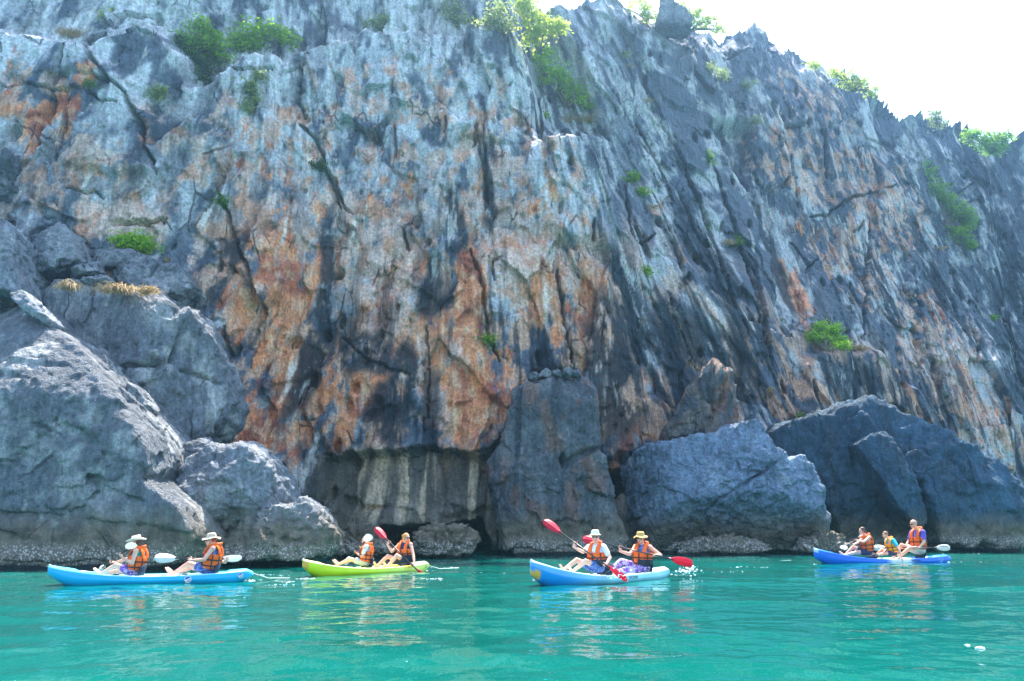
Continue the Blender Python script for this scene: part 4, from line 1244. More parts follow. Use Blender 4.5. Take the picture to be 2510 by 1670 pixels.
def on_side(root, H, side_y, t, z, objs, tilt=0.0):
    """Put flat prints on the hull side that faces the open water (local +y)."""
    y = side_y(t, z)
    y2 = side_y(t, z + .03)
    dt = .03
    yaw = math.atan2(side_y(t + dt, z) - side_y(t - dt, z), 2 * dt * H)
    nrm = Vector((-math.sin(yaw), math.cos(yaw), (y - y2) / .03 * .8)).normalized()
    X = Vector((-math.cos(yaw), -math.sin(yaw), 0)); X = (X - nrm * X.dot(nrm)).normalized()
    Yv = nrm.cross(X)
    for k, o in enumerate(objs):
        M = Matrix((X, Yv, nrm)).transposed().to_4x4()
        M.translation = Vector((t * H, y, z)) + nrm * (.007 + .003 * k)
        if o.parent is root: o.matrix_local = M

def lettering(text, size, mat, parent, name='lettering', extrude=.001):
    cu = bpy.data.curves.new(name, 'FONT')
    cu.body = text; cu.size = size; cu.align_x = 'CENTER'; cu.align_y = 'CENTER'; cu.extrude = extrude
    cu.materials.append(mat)
    t = bpy.data.objects.new('tmp', cu); C.objects.link(t)
    dg = bpy.context.evaluated_depsgraph_get(); dg.update()
    me = bpy.data.meshes.new_from_object(t.evaluated_get(dg)); me.name = name
    bpy.data.objects.remove(t); bpy.data.curves.remove(cu)
    o = bpy.data.objects.new(name, me); C.objects.link(o); o.parent = parent
    return o

def emblem(root, H, side_y, t, z, r):
    v, f = disc(0, r); o = mesh_obj('emblem', v, f, M_BLUEPRINT, root, smooth=False)
    v, f = disc(r * .86, r); ring = mesh_obj('emblem_ring', v, f, M_WHITE, o, (0, 0, .003), smooth=False)
    vs = [(x * r, (.16 + .22 * math.sin(x * 3.2)) * r, 0) for x in np.linspace(-.72, .72, 9)] + [(x * r, (-.2 + .2 * math.sin(x * 3.2 + .4)) * r, 0) for x in np.linspace(-.72, .72, 9)]
    mesh_obj('emblem_wave', vs, [(i + 9, i + 10, i + 1, i) for i in range(8)], M_WHITE, o, (0, 0, .003), smooth=False)
    vs = [(x * r, (-.3 + .12 * math.sin(x * 4)) * r, 0) for x in np.linspace(-.6, .6, 9)] + [(x * r, (-.55 + .1 * math.sin(x * 4)) * r, 0) for x in np.linspace(-.5, .5, 9)]
    mesh_obj('emblem_stripe', vs, [(i + 9, i + 10, i + 1, i) for i in range(8)], M_YELLOWPRINT, o, (0, 0, .003), smooth=False)
    on_side(root, H, side_y, t, z, [o])

def lc(a, b, t): return tuple(np.array(a) * (1 - t) + np.array(b) * t)
def bump_(t, c, w): return float(sst(w * 1.3, w * .7, np.array(abs(t - c))))

def col_cyan(t, q, z):
    c = (.0, .42, .72)
    if q >= 7: c = lc((.10, .52, .74), (.45, .72, .80), bump_(t, -.05, .5))  # deck palest amidships: sunlight put into its colour
    return c
def col_lime(t, q, z):
    c = lc((.64, .74, .0), (.76, .78, .14), float(sst(.2, -.6, np.array(t))))
    if q >= 7: c = lc((.72, .80, .30), (.80, .82, .45), bump_(t, -.8, .2))
    if t > .95 and q < 9: c = (.80, .42, .05)
    if -.62 < t < -.45 and q >= 5: c = lc(c, (.80, .62, .02), .8)
    return c
def col_aqua(t, q, z):
    c = lc((.30, .68, .74), (.0, .26, .66), float(sst(-.05, .75, np.array(t))))
    if q in (5, 6): c = lc(c, (.35, .70, .80), .35)
    if q >= 7: c = lc((.55, .80, .82), (.45, .70, .80), float(sst(.2, .9, np.array(t))))
    if t > .93 and 1 <= q < 6 and z < .30: c = (.78, .40, .04)
    return c
def col_royal(t, q, z):
    m = bump_(t, -.12, .16)
    c = lc((.0, .14, .66), (.80, .82, .82), m)
    if q >= 8: c = lc((.02, .20, .66), (.82, .82, .80), bump_(t, -.08, .34))
    if q >= 5 and t > .96: c = (.45, .62, .85)
    return c

k1, H1, s1_, y1_ = kayak('pale cyan kayak carrying two women in sunhats at left', (118, 1389), (622, 1402), 17.9, 19.2, col_cyan, [(.13, .30), (-.60, .30)])
emblem(k1, H1, y1_, -.335, .07, .068)
emblem(k1, H1, y1_, -.86, .12, .055)
v, f = tube([(-.98 * H1, 0, .16), (-.98 * H1 - .35, -.05, .04), (-.98 * H1 - .8, -.1, .03)], [.008] * 3, 5)
mesh_obj('tow_rope', v, f, M_ROPE, k1)
k2, H2, s2_, y2_ = kayak('lime yellow kayak with an orange nose near the cave', (742, 1374), (1052, 1387), 20.5, 22.9, col_lime, [(.02, .30), (-.62, .28)])
v, f = tube([(-.98 * H2, 0, .14), (-.98 * H2 - .4, -.05, .04), (-.98 * H2 - 1.2, -.25, .03)], [.008] * 3, 5)
mesh_obj('tow_rope', v, f, M_ROPE, k2)
o = lettering('a', .13, M_BLUEPRINT, k2, 'logo'); on_side(k2, H2, y2_, -.86, .13, [o])
k3, H3, s3_, y3_ = kayak('aqua kayak with a blue bow and orange nose patch, crew with red paddles', (1300, 1376), (1640, 1400), 17.5, 20.1, col_aqua, [(-.02, .30), (-.62, .28)])
o = lettering('ocean', .12, M_INK, k3); on_side(k3, H3, y3_, -.22, .10, [o])
k4, H4, s4_, y4_ = kayak('royal blue and white kayak carrying a girl, a boy and a man', (1994, 1346), (2330, 1356), 26.2, 27.5, col_royal, [(.16, .22), (-.55, .28)])
o = lettering('feelfree', .11, M_INK, k4); on_side(k4, H4, y4_, -.335, .10, [o])
def logo_swoosh(parent):
    vs, fs = [], []
    def stroke(pts, w):
        o = len(vs)
        for i, (x, y) in enumerate(pts):
            p, q = pts[max(i - 1, 0)], pts[min(i + 1, len(pts) - 1)]
            d = Vector((q[0] - p[0], q[1] - p[1], 0)).normalized()
            vs.extend([(x - d.y * w, y + d.x * w, 0), (x + d.y * w, y - d.x * w, 0)])
        for i in range(len(pts) - 1): fs.append((o + 2 * i, o + 2 * i + 1, o + 2 * i + 3, o + 2 * i + 2))
    stroke([(-.12, .02), (-.08, .055), (-.07, -.01), (-.03, .055), (-.015, -.01), (.02, .05)], .008)
    stroke([(-.06, -.05), (.0, -.055), (.07, -.02), (.12, .05)], .009)
    stroke([(.05, .03), (.08, .0)], .008)
    return mesh_obj('logo', vs, fs, M_PALEBLUE, parent, smooth=False)
M_PALEBLUE = plain('pale_blue_print', (.25, .50, .75), .5, .4, .05)
o = logo_swoosh(k4); on_side(k4, H4, y4_, -.74, .10, [o])
# ------------------------------------------------------------------ people
M_SKIN = plain('skin', (1, 1, 1), .48, .4, .06, 14, .05, 200, sub=.15, attr='skin_colour')
M_VEST = plain('orange_nylon', (.96, .135, .004), .6, .4, .10, 9, .25, 22)
M_VESTY = plain('yellow_orange_nylon', (.95, .36, .008), .6, .4, .10, 9, .25, 22)
M_NAVY = plain('navy_nylon', (.010, .016, .040), .6, .4, .2, 9, .25, 22)
M_GLASS = plain('dark_lens', (.008, .008, .012), .12, .6, 0)
M_CREAM = plain('cream_felt', (.74, .66, .55), .85, .2, .06, 30)
M_WHITEHAT = plain('white_straw', (.78, .76, .70), .85, .2, .06, 60, .3, 120)
M_STRAWHAT = plain('straw', (.60, .38, .14), .85, .2, .15, 60, .4, 120)
M_BAND = plain('hat_band', (.06, .03, .02), .7, .3, .1)
M_SHAFT = plain('black_paddle_shaft', (.012, .012, .014), .35, .5, .1)
def translucent(m, col, fac):
    """Thin moulded plastic that lets some sun through."""
    nt = m.node_tree
    tr = N(nt, 'ShaderNodeBsdfTranslucent'); tr.inputs['Color'].default_value = (*col, 1)
    mx = N(nt, 'ShaderNodeMixShader'); mx.inputs[0].default_value = fac
    nt.links.new(nt.nodes['Principled BSDF'].outputs[0], mx.inputs[1]); nt.links.new(tr.outputs[0], mx.inputs[2])
    nt.links.new(mx.outputs[0], nt.nodes['Material Output'].inputs['Surface'])
    return m
M_RED = translucent(plain('red_blade', (.78, .012, .05), .38, .5, .05), (.8, .05, .12), .4)
M_PALEB = translucent(plain('white_blade', (.80, .80, .78), .42, .5, .05), (.8, .78, .74), .4)

def cloth2(name, a, b, scale):
    m, nt, bs = new_mat(name)
    tc = N(nt, 'ShaderNodeTexCoord'); v = N(nt, 'ShaderNodeTexNoise'); v.inputs['Scale'].default_value = scale; v.inputs['Distortion'].default_value = 1.5
    nt.links.new(tc.outputs['Object'], v.inputs['Vector'])
    cr = N(nt, 'ShaderNodeValToRGB'); cr.color_ramp.elements[0].position = .47; cr.color_ramp.elements[1].position = .53
    cr.color_ramp.elements[0].color = (*a, 1); cr.color_ramp.elements[1].color = (*b, 1)
    nt.links.new(v.outputs['Fac'], cr.inputs[0]); nt.links.new(cr.outputs[0], bs.inputs['Base Color'])
    bs.inputs['Roughness'].default_value = .85
    return m
M_PATHAT = cloth2('patterned_cotton', (.75, .62, .45), (.36, .26, .18), 38)
M_TEAL = plain('teal_jersey', (.02, .42, .34), .8, .2, .1)
M_WHITETEE = plain('white_jersey', (.78, .80, .84), .85, .2, .06, 9, .3, 25)
M_PURPLETEE = cloth2('violet_and_white_jersey', (.10, .07, .42), (.16, .13, .52), 9)
M_AQUATEE = plain('aqua_jersey', (.03, .45, .60), .8, .2, .1)
M_BLUESHORTS = cloth2('blue_patterned_cloth', (.02, .05, .24), (.16, .24, .50), 24)
M_PURPLE = cloth2('purple_and_white_cloth', (.22, .06, .38), (.55, .48, .62), 12)
M_DARKSHORTS = plain('dark_shorts', (.03, .04, .09), .8, .2, .1)
M_TANSHORTS = plain('pale_shorts', (.50, .50, .40), .8, .2, .1)

def cone(p0, r0, p1, r1, seg=12):
    """A closed round-ended taper as (verts, faces)."""
    p0, p1 = Vector(p0), Vector(p1)
    d = p1 - p0
    L = max(d.length, 1e-5); d = d / L
    a = d.orthogonal().normalized(); b = d.cross(a)
    prof = [(-r0 * math.cos(t), r0 * math.sin(t)) for t in (0.0, .5, 1.05)] + [(0, r0), (L, r1)] + [(L + r1 * math.cos(t), r1 * math.sin(t)) for t in (1.05, .5, 0.0)]
    vs, fs = [], []
    for h, r in prof:
        r = max(r, 1e-4)
        for k in range(seg):
            t = 2 * math.pi * k / seg
            vs.append(p0 + d * h + (a * math.cos(t) + b * math.sin(t)) * r)
    n = len(prof)
    for i in range(n - 1):
        for k in range(seg):
            fs.append((i * seg + k, i * seg + (k + 1) % seg, (i + 1) * seg + (k + 1) % seg, (i + 1) * seg + k))
    fs.append(tuple(range(seg))[::-1]); fs.append(tuple(range((n - 1) * seg, n * seg)))
    return vs, fs

def ellip(c, ax):
    """Ellipsoid with three axis vectors."""
    v, f = ico(3)
    A = np.array([list(x) for x in ax])
    return [Vector(x) for x in (v @ A + np.array(c))], [tuple(int(i) for i in t) for t in f]

def fuse(prims, voxel, smooth=3, fac=.5):
    """Melt overlapping closed shapes into one continuous skin."""
    vs, fs = [], []
    for v, f in prims:
        o = len(vs)
        vs += v; fs += [tuple(i + o for i in t) for t in f]
    me = bpy.data.meshes.new('tmp'); me.from_pydata([tuple(v) for v in vs], [], fs)
    ob = bpy.data.objects.new('tmp', me); C.objects.link(ob)
    r = ob.modifiers.new('r', 'REMESH'); r.mode = 'VOXEL'; r.voxel_size = voxel
    s = ob.modifiers.new('s', 'SMOOTH'); s.factor = fac; s.iterations = smooth
    dg = bpy.context.evaluated_depsgraph_get(); dg.update()
    out = bpy.data.meshes.new_from_object(ob.evaluated_get(dg))
    bpy.data.objects.remove(ob); bpy.data.meshes.remove(me)
    out.polygons.foreach_set('use_smooth', [True] * len(out.polygons))
    return out

def put(name, me, mat, parent):
    me.name = name
    me.materials.clear()
    for m in (mat if isinstance(mat, (list, tuple)) else [mat]): me.materials.append(m)
    o = bpy.data.objects.new(name, me); C.objects.link(o); o.parent = parent
    return o

def ik(a, c, l1, l2, hint):
    """Joint between a and c with bone lengths l1, l2 bending toward hint."""
    d = c - a; D = d.length
    k = max(1.0, D / ((l1 + l2) * .995)); l1 *= k; l2 *= k
    d.normalize()
    x = (l1 * l1 - l2 * l2 + D * D) / (2 * D)
    h = math.sqrt(max(l1 * l1 - x * x, 0))
    m = a + d * x
    p = hint - m; p -= d * p.dot(d)
    if p.length < 1e-4: p = d.orthogonal()
    return m + p.normalized() * h

def hand_on(Hc, axis, elbow, s, thumb_to):
    """Palm, four curled fingers of unequal length and a thumb closed round a shaft at Hc."""
    a = axis.normalized()
    w = elbow - Hc; w -= a * w.dot(a); w.normalize()
    e2 = a.cross(w)
    if e2.dot(thumb_to) < 0: e2 = -e2
    pr = []
    R = .017 * s + .004
    def at(ang, r, off): return Hc + a * off + (w * math.cos(ang) + e2 * math.sin(ang)) * r
    pr.append(ellip(at(.15, R + .018 * s, 0), (a * .042 * s, w * .036 * s, e2 * .020 * s)))
    pr.append(cone(at(.0, R + .055 * s, 0), .027 * s, at(.1, R + .02 * s, 0), .030 * s))
    for k, ln in enumerate((.95, 1.05, 1.0, .82)):
        off = (k - 1.5) * .021 * s
        q = [at(g * ln if i else g, R + .010 * s, off) for i, g in enumerate((.75, 1.6, 2.5, 3.4))]
        for i in range(3): pr.append(cone(q[i], (.0105 - .001 * i) * s, q[i + 1], (.0095 - .001 * i) * s, 8))
    q = [at(-.35, R + .014 * s, .030 * s), at(-1.2, R + .012 * s, .038 * s), at(-2.2, R + .010 * s, .030 * s)]
    for i in range(2): pr.append(cone(q[i], .0125 * s, q[i + 1], .011 * s, 8))
    return pr, at(0, R + .07 * s, 0)

def hand_free(wr, d, side, s):
    """Relaxed open hand hanging from the wrist along d, slightly curled."""
    d = d.normalized(); side = (side - d * side.dot(d)).normalized(); nrm = d.cross(side)
    pr = [ellip(wr + d * .05 * s, (d * .055 * s, side * .042 * s, nrm * .017 * s))]
    for k, ln in enumerate((.9, 1.0, .93, .74)):
        b = wr + d * .09 * s + side * (k - 1.5) * .020 * s
        m = b + d * .042 * s * ln + nrm * .006 * s
        t = m + d * .034 * s * ln + nrm * .018 * s
        pr += [cone(b, .0105 * s, m, .0095 * s, 8), cone(m, .0095 * s, t, .008 * s, 8)]
    b = wr + d * .03 * s + side * .036 * s
    m = b + d * .03 * s + side * .026 * s
    pr += [cone(b, .013 * s, m, .0115 * s, 8), cone(m, .0115 * s, m + d * .03 * s + nrm * .012 * s, .009 * s, 8)]
    return pr

def person(label, Y, pelvis, neck, head, face, look, hands, elbows, knees, feet, s=None, tone=(.68, .40, .28), top=None, sleeves=False, shorts=None, long_legs=False,
           vest='full', hair=None, hat=None, glasses=True, paddle=None, child=1.0, lips=(.50, .16, .13)):
    P = W(*pelvis, Y); Nk = W(*neck, Y + (0 if len(neck) < 3 else 0))
    L = (Nk - P).length
    s = s or max(.70, min(1.06, L / .50))
    u = (Nk - P).normalized()
    f = Vector((face[0], face[1], 0)); f = (f - u * f.dot(u)).normalized()
    r = f.cross(u).normalized()                                   # the person's right
    root = empty('person', P - Vector((0, 0, .09 * s)))
    tag(root, label, 'person')
    O = root.location.copy()
    hf = Vector(look).normalized()
    hu = (Vector((0, 0, 1)) - hf * hf.z).normalized(); hr = hf.cross(hu)
    Hd = W(*head, Y); 
    hv = Hd - Nk
    Hd = Nk + hv.normalized() * min(hv.length, .205 * s)
    hs = s * (1.0 if child == 1 else 1.12)
    body, fab = [], []
    T = lambda fr, x, y: P + u * L * fr + f * y * s + r * x * s
    body += [ellip(P, (r * .165 * s, f * .118 * s, u * .11 * s)), ellip(T(.28, 0, 0), (r * .138 * s, f * .105 * s, u * .14 * s)),
             ellip(T(.62, 0, .01), (r * .165 * s, f * .118 * s, u * .17 * s)), ellip(T(.86, 0, -.015), (r * .15 * s, f * .085 * s, u * .085 * s))]
    sh = {'R': T(.90, .175, -.01), 'L': T(.90, -.175, -.01)}
    body += [cone(T(.93, .05, -.01), .055 * s, sh['R'], .054 * s), cone(T(.93, -.05, -.01), .055 * s, sh['L'], .054 * s), cone(T(.96, 0, -.012), .058 * s, Hd - hu * .03 * s - hf * .015 * s, .050 * s)]
    # head: skull, cheeks, jaw, chin, brow, nose, ears
    h = lambda x, y, z: Hd + (hr * x + hf * y + hu * z) * hs
    body += [ellip(h(0, -.008, .028), (hr * .076 * hs, hf * .097 * hs, hu * .094 * hs)), ellip(h(0, .028, -.045), (hr * .060 * hs, hf * .062 * hs, hu * .066 * hs)),
             ellip(h(0, .068, -.088), (hr * .028 * hs, hf * .024 * hs, hu * .022 * hs)), cone(h(-.034, .078, .022), .016 * hs, h(.034, .078, .022), .016 * hs, 8),
             cone(h(0, .092, .012), .010 * hs, h(0, .112, -.028), .014 * hs, 8), cone(h(-.020, .086, -.062), .010 * hs, h(.020, .086, -.062), .010 * hs, 8),
             ellip(h(.077, -.008, -.004), (hr * .012 * hs, hf * .020 * hs, hu * .032 * hs)), ellip(h(-.077, -.008, -.004), (hr * .012 * hs, hf * .020 * hs, hu * .032 * hs))]
    HP = {}
    for side in 'LR':
        HP[side] = W(hands[side][0], hands[side][1], Y + hands[side][2])
    axis = (HP['R'] - HP['L']) if paddle else None
    arm = {}
    for side in 'LR':
        hint = W(elbows[side][0], elbows[side][1], Y + elbows[side][2])
        tgt = HP[side]
        if paddle and side not in (paddle.get('free') or ''):
            prs, wr = hand_on(HP[side], axis, hint, s, -(u) * 1.0 + f * .3)
        else:
            dd = (HP[side] - hint).normalized()
            wr = HP[side] - dd * .08 * s
            prs = hand_free(wr, dd, f if abs(dd.dot(f)) < .8 else r, s)
        el = ik(sh[side], wr, .285 * s, .25 * s, hint)
        arm[side] = (sh[side], el, wr)
        body += prs
        body += [ellip(sh[side], (r * .062 * s, f * .06 * s, u * .062 * s)), cone(sh[side], .052 * s, el, .040 * s), cone(el, .041 * s, el.lerp(wr, .35), .040 * s), cone(el.lerp(wr, .3), .040 * s, wr, .027 * s)]
    leg = {}
    for side, sg in (('R', 1), ('L', -1)):
        hip = P + r * .088 * s * sg + f * .02 * s
        ft = W(feet[side][0], feet[side][1], Y + feet[side][2])
        kn = ik(hip, ft, .42 * s * child, .40 * s * child, W(knees[side][0], knees[side][1], Y + knees[side][2]) + Vector((0, 0, .12)))
        leg[side] = (hip, kn, ft)
        dr = (ft - kn).normalized()
        toe = (f * .6 + Vector((0, 0, .55))).normalized()
        body += [cone(hip, .090 * s, kn, .058 * s), ellip(kn, (r * .058 * s, f * .058 * s, u * .06 * s)), cone(kn, .055 * s, kn.lerp(ft, .35), .054 * s), cone(kn.lerp(ft, .3), .053 * s, ft, .036 * s),
                 cone(ft - toe * .03 * s, .040 * s, ft + toe * .13 * s, .032 * s), ellip(ft + toe * .16 * s, (r * .042 * s, toe * .05 * s, toe.cross(r) * .020 * s))]
    me = fuse([([x - O for x in v], fc) for v, fc in body], .0105, 3)
    bo = put('body', me, M_SKIN, root)
    co = np.empty(len(me.vertices) * 3, np.float32); me.vertices.foreach_get('co', co); co = co.reshape(-1, 3)
    base = np.tile(np.array(tone, float), (len(co), 1))
    base *= (1 + .10 * fbm3(co * 9, 3, 3))[:, None]
    def blot(pt, rad, c, k=1.0):
        d = np.linalg.norm(co - np.array(pt - O), axis=1)
        t = (k * sst(rad, rad * .45, d))[:, None]
        base[:] = base + (np.array(c) - base) * t
    flush = (tone[0] * .95, tone[1] * .68, tone[2] * .62)
    for x in (-.042, .042): blot(h(x, .075, -.022), .035 * hs, flush, .6)
    blot(h(0, .112, -.02), .02 * hs, flush, .6)
    for side in 'LR': blot(HP[side], .07 * s, flush, .4)
    for x in (-.016, 0, .016): blot(h(x, .095, -.062), .018 * hs, lips, .9)
    for x in (-.032, .032):
        blot(h(x, .088, .006), .017 * hs, (.62, .58, .54), .8 if not glasses else 0)
        blot(h(x, .090, .005), .011 * hs, (.04, .025, .02), 1.0 if not glasses else 0)
        for dx in (-.012, .0, .012): blot(h(x + dx, .092, .026), .011 * hs, hair[1] if hair else (.15, .09, .05), .7)
    set_attr(bo, 'skin_colour', np.clip(base, .01, .95))

    def cloth(name, prims, mat, vox=.014):
        return put(name, fuse([([x - O for x in v], fc) for v, fc in prims], vox, 3), mat, root)
    e = .016 * s
    if top:
        pr = [ellip(T(.22, 0, 0), (r * (.148 * s + e), f * (.110 * s + e), u * .16 * s)), ellip(T(.62, 0, .01), (r * (.165 * s + e), f * (.118 * s + e), u * .18 * s)),
              ellip(T(.86, 0, -.015), (r * (.145 * s + e), f * (.080 * s + e), u * (.080 * s + e)))]
        if sleeves:
            for side in 'LR':
                a, b, c = arm[side]
                pr += [cone(a + u * .005, .058 * s + e, a.lerp(b, .62), .055 * s + e * .8), cone(T(.93, 0, -.01), .05 * s + e, a, .052 * s + e)]
        cloth('shirt', pr, top)
    if shorts:
        pr = [ellip(P, (r * (.165 * s + e), f * (.118 * s + e), u * .115 * s))]
        for side in 'LR':
            a, b, c = leg[side]
            if long_legs: pr += [cone(a, .095 * s + e, b, .064 * s + e), cone(b, .064 * s + e, b.lerp(c, .7), .058 * s + e)]
            else: pr += [cone(a, .092 * s + e, a.lerp(b, .55), .078 * s + e)]
        cloth('trousers' if long_legs else 'shorts', pr, shorts)

    # ---- life vest: padded body, shoulder pads, collar; black webbing on top
    if vest:
        vm = M_VESTY if vest == 'yellow' else M_VEST
        def ring(fr, ang, out):
            wx = lerp(.172, .182, min(fr / .5, 1)); wy = lerp(.132, .140, min(fr / .5, 1))
            cx_, sy_ = math.sin(ang), math.cos(ang)
            n_ = (abs(cx_) ** 2.6 + abs(sy_) ** 2.6) ** (-1 / 2.6)
            return P + u * L * fr + r * (wx * s + out) * n_ * cx_ + f * ((wy * s + out) * n_ * sy_ + .006 * s) - O
        vs, fs, mats = [], [], []
        NA = 40
        lv = np.linspace(.06, .68, 9)
        for fr in lv:
            for out in (.006, .044 * s):
                for k in range(NA):
                    ang = 2 * math.pi * (k + .5) / NA
                    puff = 1.0 if fr not in (lv[0], lv[-1]) else .6
                    seam = .82 if k % 5 == 0 and out > .01 else 1.0
                    vs.append(ring(fr, ang, out * puff * seam))
        for i in range(len(lv) - 1):
            for k in range(NA):
                q = (k + 1) % NA
                a0, b0 = i * 2 * NA, (i + 1) * 2 * NA
                fs.append((a0 + NA + k, a0 + NA + q, b0 + NA + q, b0 + NA + k)); fs.append((a0 + q, a0 + k, b0 + k, b0 + q))
                m = 1 if (vest == 'navy' and lv[i] < .36 and not (4 <= (k + 3) % NA <= 6)) else 0
                mats += [m, m]
        for i, flip in ((0, 0), (len(lv) - 1, 1)):
            for k in range(NA):
                q = (k + 1) % NA; a0 = i * 2 * NA
                t = (a0 + k, a0 + q, a0 + NA + q, a0 + NA + k)
                fs.append(t if not flip else t[::-1]); mats.append(1 if vest == 'navy' and not flip else 0)
        # shoulder pads over the top
        path = [(.60, .150), (.74, .142), (.88, .112), (1.0, .048), (1.035, -.02), (.98, -.085), (.86, -.125), (.72, -.142), (.60, -.148)]
        for sg in (-1, 1):
            o0 = len(vs); M_ = 5
            for j, (fr, y) in enumerate(path):
                c0 = j / (len(path) - 1) * 2 - 1
                for out in (0, 1):
                    for k in range(M_):
                        xk = lerp(.045 + .018 * (1 - abs(c0)), .150, k / (M_ - 1))
                        ed = 1.0 if 0 < k < M_ - 1 else .55
                        nrm_y, nrm_u = (y * 5, 1 - abs(c0) * .9)
                        nn = math.hypot(nrm_y, nrm_u); th = out * .040 * s * ed
                        droop = -.05 * max(0, (k / (M_ - 1)) - .5) * (1 - abs(c0))
                        vs.append(P + u * (L * (fr + droop) + th * nrm_u / nn) + f * (y * s + th * nrm_y / nn) + r * sg * xk * s - O)
            for j in range(len(path) - 1):
                for k in range(M_ - 1):
                    a0, b0 = o0 + j * 2 * M_, o0 + (j + 1) * 2 * M_
                    fs += [(a0 + M_ + k, a0 + M_ + k + 1, b0 + M_ + k + 1, b0 + M_ + k), (a0 + k + 1, a0 + k, b0 + k, b0 + k + 1)]; mats += [0, 0]
                for k in (0, M_ - 1):
                    a0, b0 = o0 + j * 2 * M_ + k, o0 + (j + 1) * 2 * M_ + k
                    fs.append((a0, a0 + M_, b0 + M_, b0)); mats.append(0)
        # collar behind the neck
        o0 = len(vs); NC = 13
        for k in range(NC):
            ang = math.pi + (k / (NC - 1) - .5) * 3.4
            for fr, rad in ((.92, .100), (1.20, .122)):
                for out in (0, .030):
                    vs.append(P + u * L * (fr - .08 * abs(k / (NC - 1) - .5) * 2) + r * math.sin(ang) * (rad + out) * s + f * (math.cos(ang) * (rad + out) + .0) * s - O)
        for k in range(NC - 1):
            a0, b0 = o0 + 4 * k, o0 + 4 * k + 4
            fs += [(a0 + 1, b0 + 1, b0 + 3, a0 + 3), (a0, a0 + 2, b0 + 2, b0), (a0 + 2, a0 + 3, b0 + 3, b0 + 2)]; mats += [0, 0, 0]
        vo = mesh_obj('life_vest', vs, fs, [vm, M_NAVY], root)
        vo.data.polygons.foreach_set('material_index', mats)
        sb = vo.modifiers.new('soft', 'SUBSURF'); sb.levels = 1; sb.render_levels = 1
        def strap(path_, w_, closed=False):
            vv, ff = [], []
            n = len(path_)
            for i, (p, d) in enumerate(path_):
                vv += [p - d * w_ / 2, p + d * w_ / 2]
            for i in range(n if closed else n - 1):
                q = (i + 1) % n
                ff.append((2 * i, 2 * q, 2 * q + 1, 2 * i + 1))
            st_ = mesh_obj('strap', vv, ff, M_BLACK, vo, smooth=False)
            so = st_.modifiers.new('t', 'SOLIDIFY'); so.thickness = .006; so.offset = 0
        for fr in (.20, .44):
            strap([(ring(fr, 2 * math.pi * k / 40, .050 * s), u) for k in range(40)], .026 * s, True)
        for a_ in (.06, .75, 1.9, 2.6, 3.68, 4.4, 5.5):
            strap([(ring(fr, a_, .050 * s), r * math.cos(a_) + f * -math.sin(a_)) for fr in np.linspace(.08, .66, 6)], .022 * s)

    # ---- hair, hats, glasses
    if hair:
        kind, hc = hair
        hm = plain('hair', hc, .5, .4, .3, 60, .5, 120)
        pr = [ellip(h(0, -.020, .038), (hr * .083 * hs, hf * .098 * hs, hu * .096 * hs))]
        if kind != 'short':
            pr += [ellip(h(0, -.055, -.01), (hr * .078 * hs, hf * .060 * hs, hu * .080 * hs)), ellip(h(.068, -.012, -.005), (hr * .018 * hs, hf * .04 * hs, hu * .05 * hs)),
                   ellip(h(-.068, -.012, -.005), (hr * .018 * hs, hf * .04 * hs, hu * .05 * hs))]
        if kind == 'bun': pr += [ellip(h(0, -.125, .045), (hr * .045 * hs, hf * .045 * hs, hu * .045 * hs)), cone(h(0, -.11, .03), .03 * hs, h(.01, -.15, -.07), .018 * hs)]
        if kind == 'ponytail': pr += [cone(h(0, -.10, -.01), .034 * hs, h(0, -.135, -.08), .030 * hs), cone(h(0, -.135, -.08), .030 * hs, h(.0, -.13, -.17), .014 * hs)]
        if kind == 'long': pr += [ellip(h(0, -.075, -.08), (hr * .075 * hs, hf * .035 * hs, hu * .09 * hs))]
        if kind == 'thin': pr = [ellip(h(0, -.028, .026), (hr * .0785 * hs, hf * .083 * hs, hu * .088 * hs))]
        put('hair', fuse([([x - O for x in v], fc) for v, fc in pr], .010, 2), hm, root)
    if hat:
        kind, hmats = hat
        tilt = {'cowboy': -.10, 'bucket': -.05, 'trilby': 0.05, 'straw': .0}[kind]
        prof = {'cowboy': [(.190, .050), (.170, .040), (.135, .034), (.098, .036), (.094, .060), (.090, .110), (.078, .148), (.040, .150), (.0, .138)],
                'bucket': [(.172, .030), (.150, .044), (.120, .054), (.096, .062), (.092, .085), (.084, .125), (.066, .150), (.030, .157), (.0, .158)],
                'trilby': [(.142, .052), (.128, .054), (.112, .060), (.097, .066), (.093, .090), (.086, .130), (.070, .160), (.036, .168), (.0, .160)],
                'straw': [(.162, .022), (.150, .036), (.122, .052), (.098, .062), (.092, .085), (.084, .125), (.072, .148), (.036, .152), (.0, .148)]}[kind]
        vs, fs, NS = [], [], 28
        for j, (rr, z) in enumerate(prof):
            for k in range(NS):
                t = 2 * math.pi * k / NS
                cf, sf = math.cos(t), math.sin(t)
                zz = z
                if kind == 'cowboy' and j < 3: zz += .040 * abs(sf) ** 2 * (rr - .09) / .1 - .03 * max(-cf, 0) * (rr - .09) / .1 + .012 * max(cf, 0)
                if kind in ('bucket', 'straw') and j < 3: zz += (.012 * math.sin(3 * t + 1) + .008 * math.sin(5 * t)) * (rr - .09) / .06
                y = rr * cf * 1.14 - .01
                vs.append(h(rr * sf, y, zz + tilt * (y)) - O)
        for j in range(len(prof) - 1):
            for k in range(NS):
                q = (k + 1) % NS
                fs.append((j * NS + k, j * NS + q, (j + 1) * NS + q, (j + 1) * NS + k))
        ho = mesh_obj('hat', vs, fs, hmats, root)
        so = ho.modifiers.new('t', 'SOLIDIFY'); so.thickness = .006; so.offset = 1
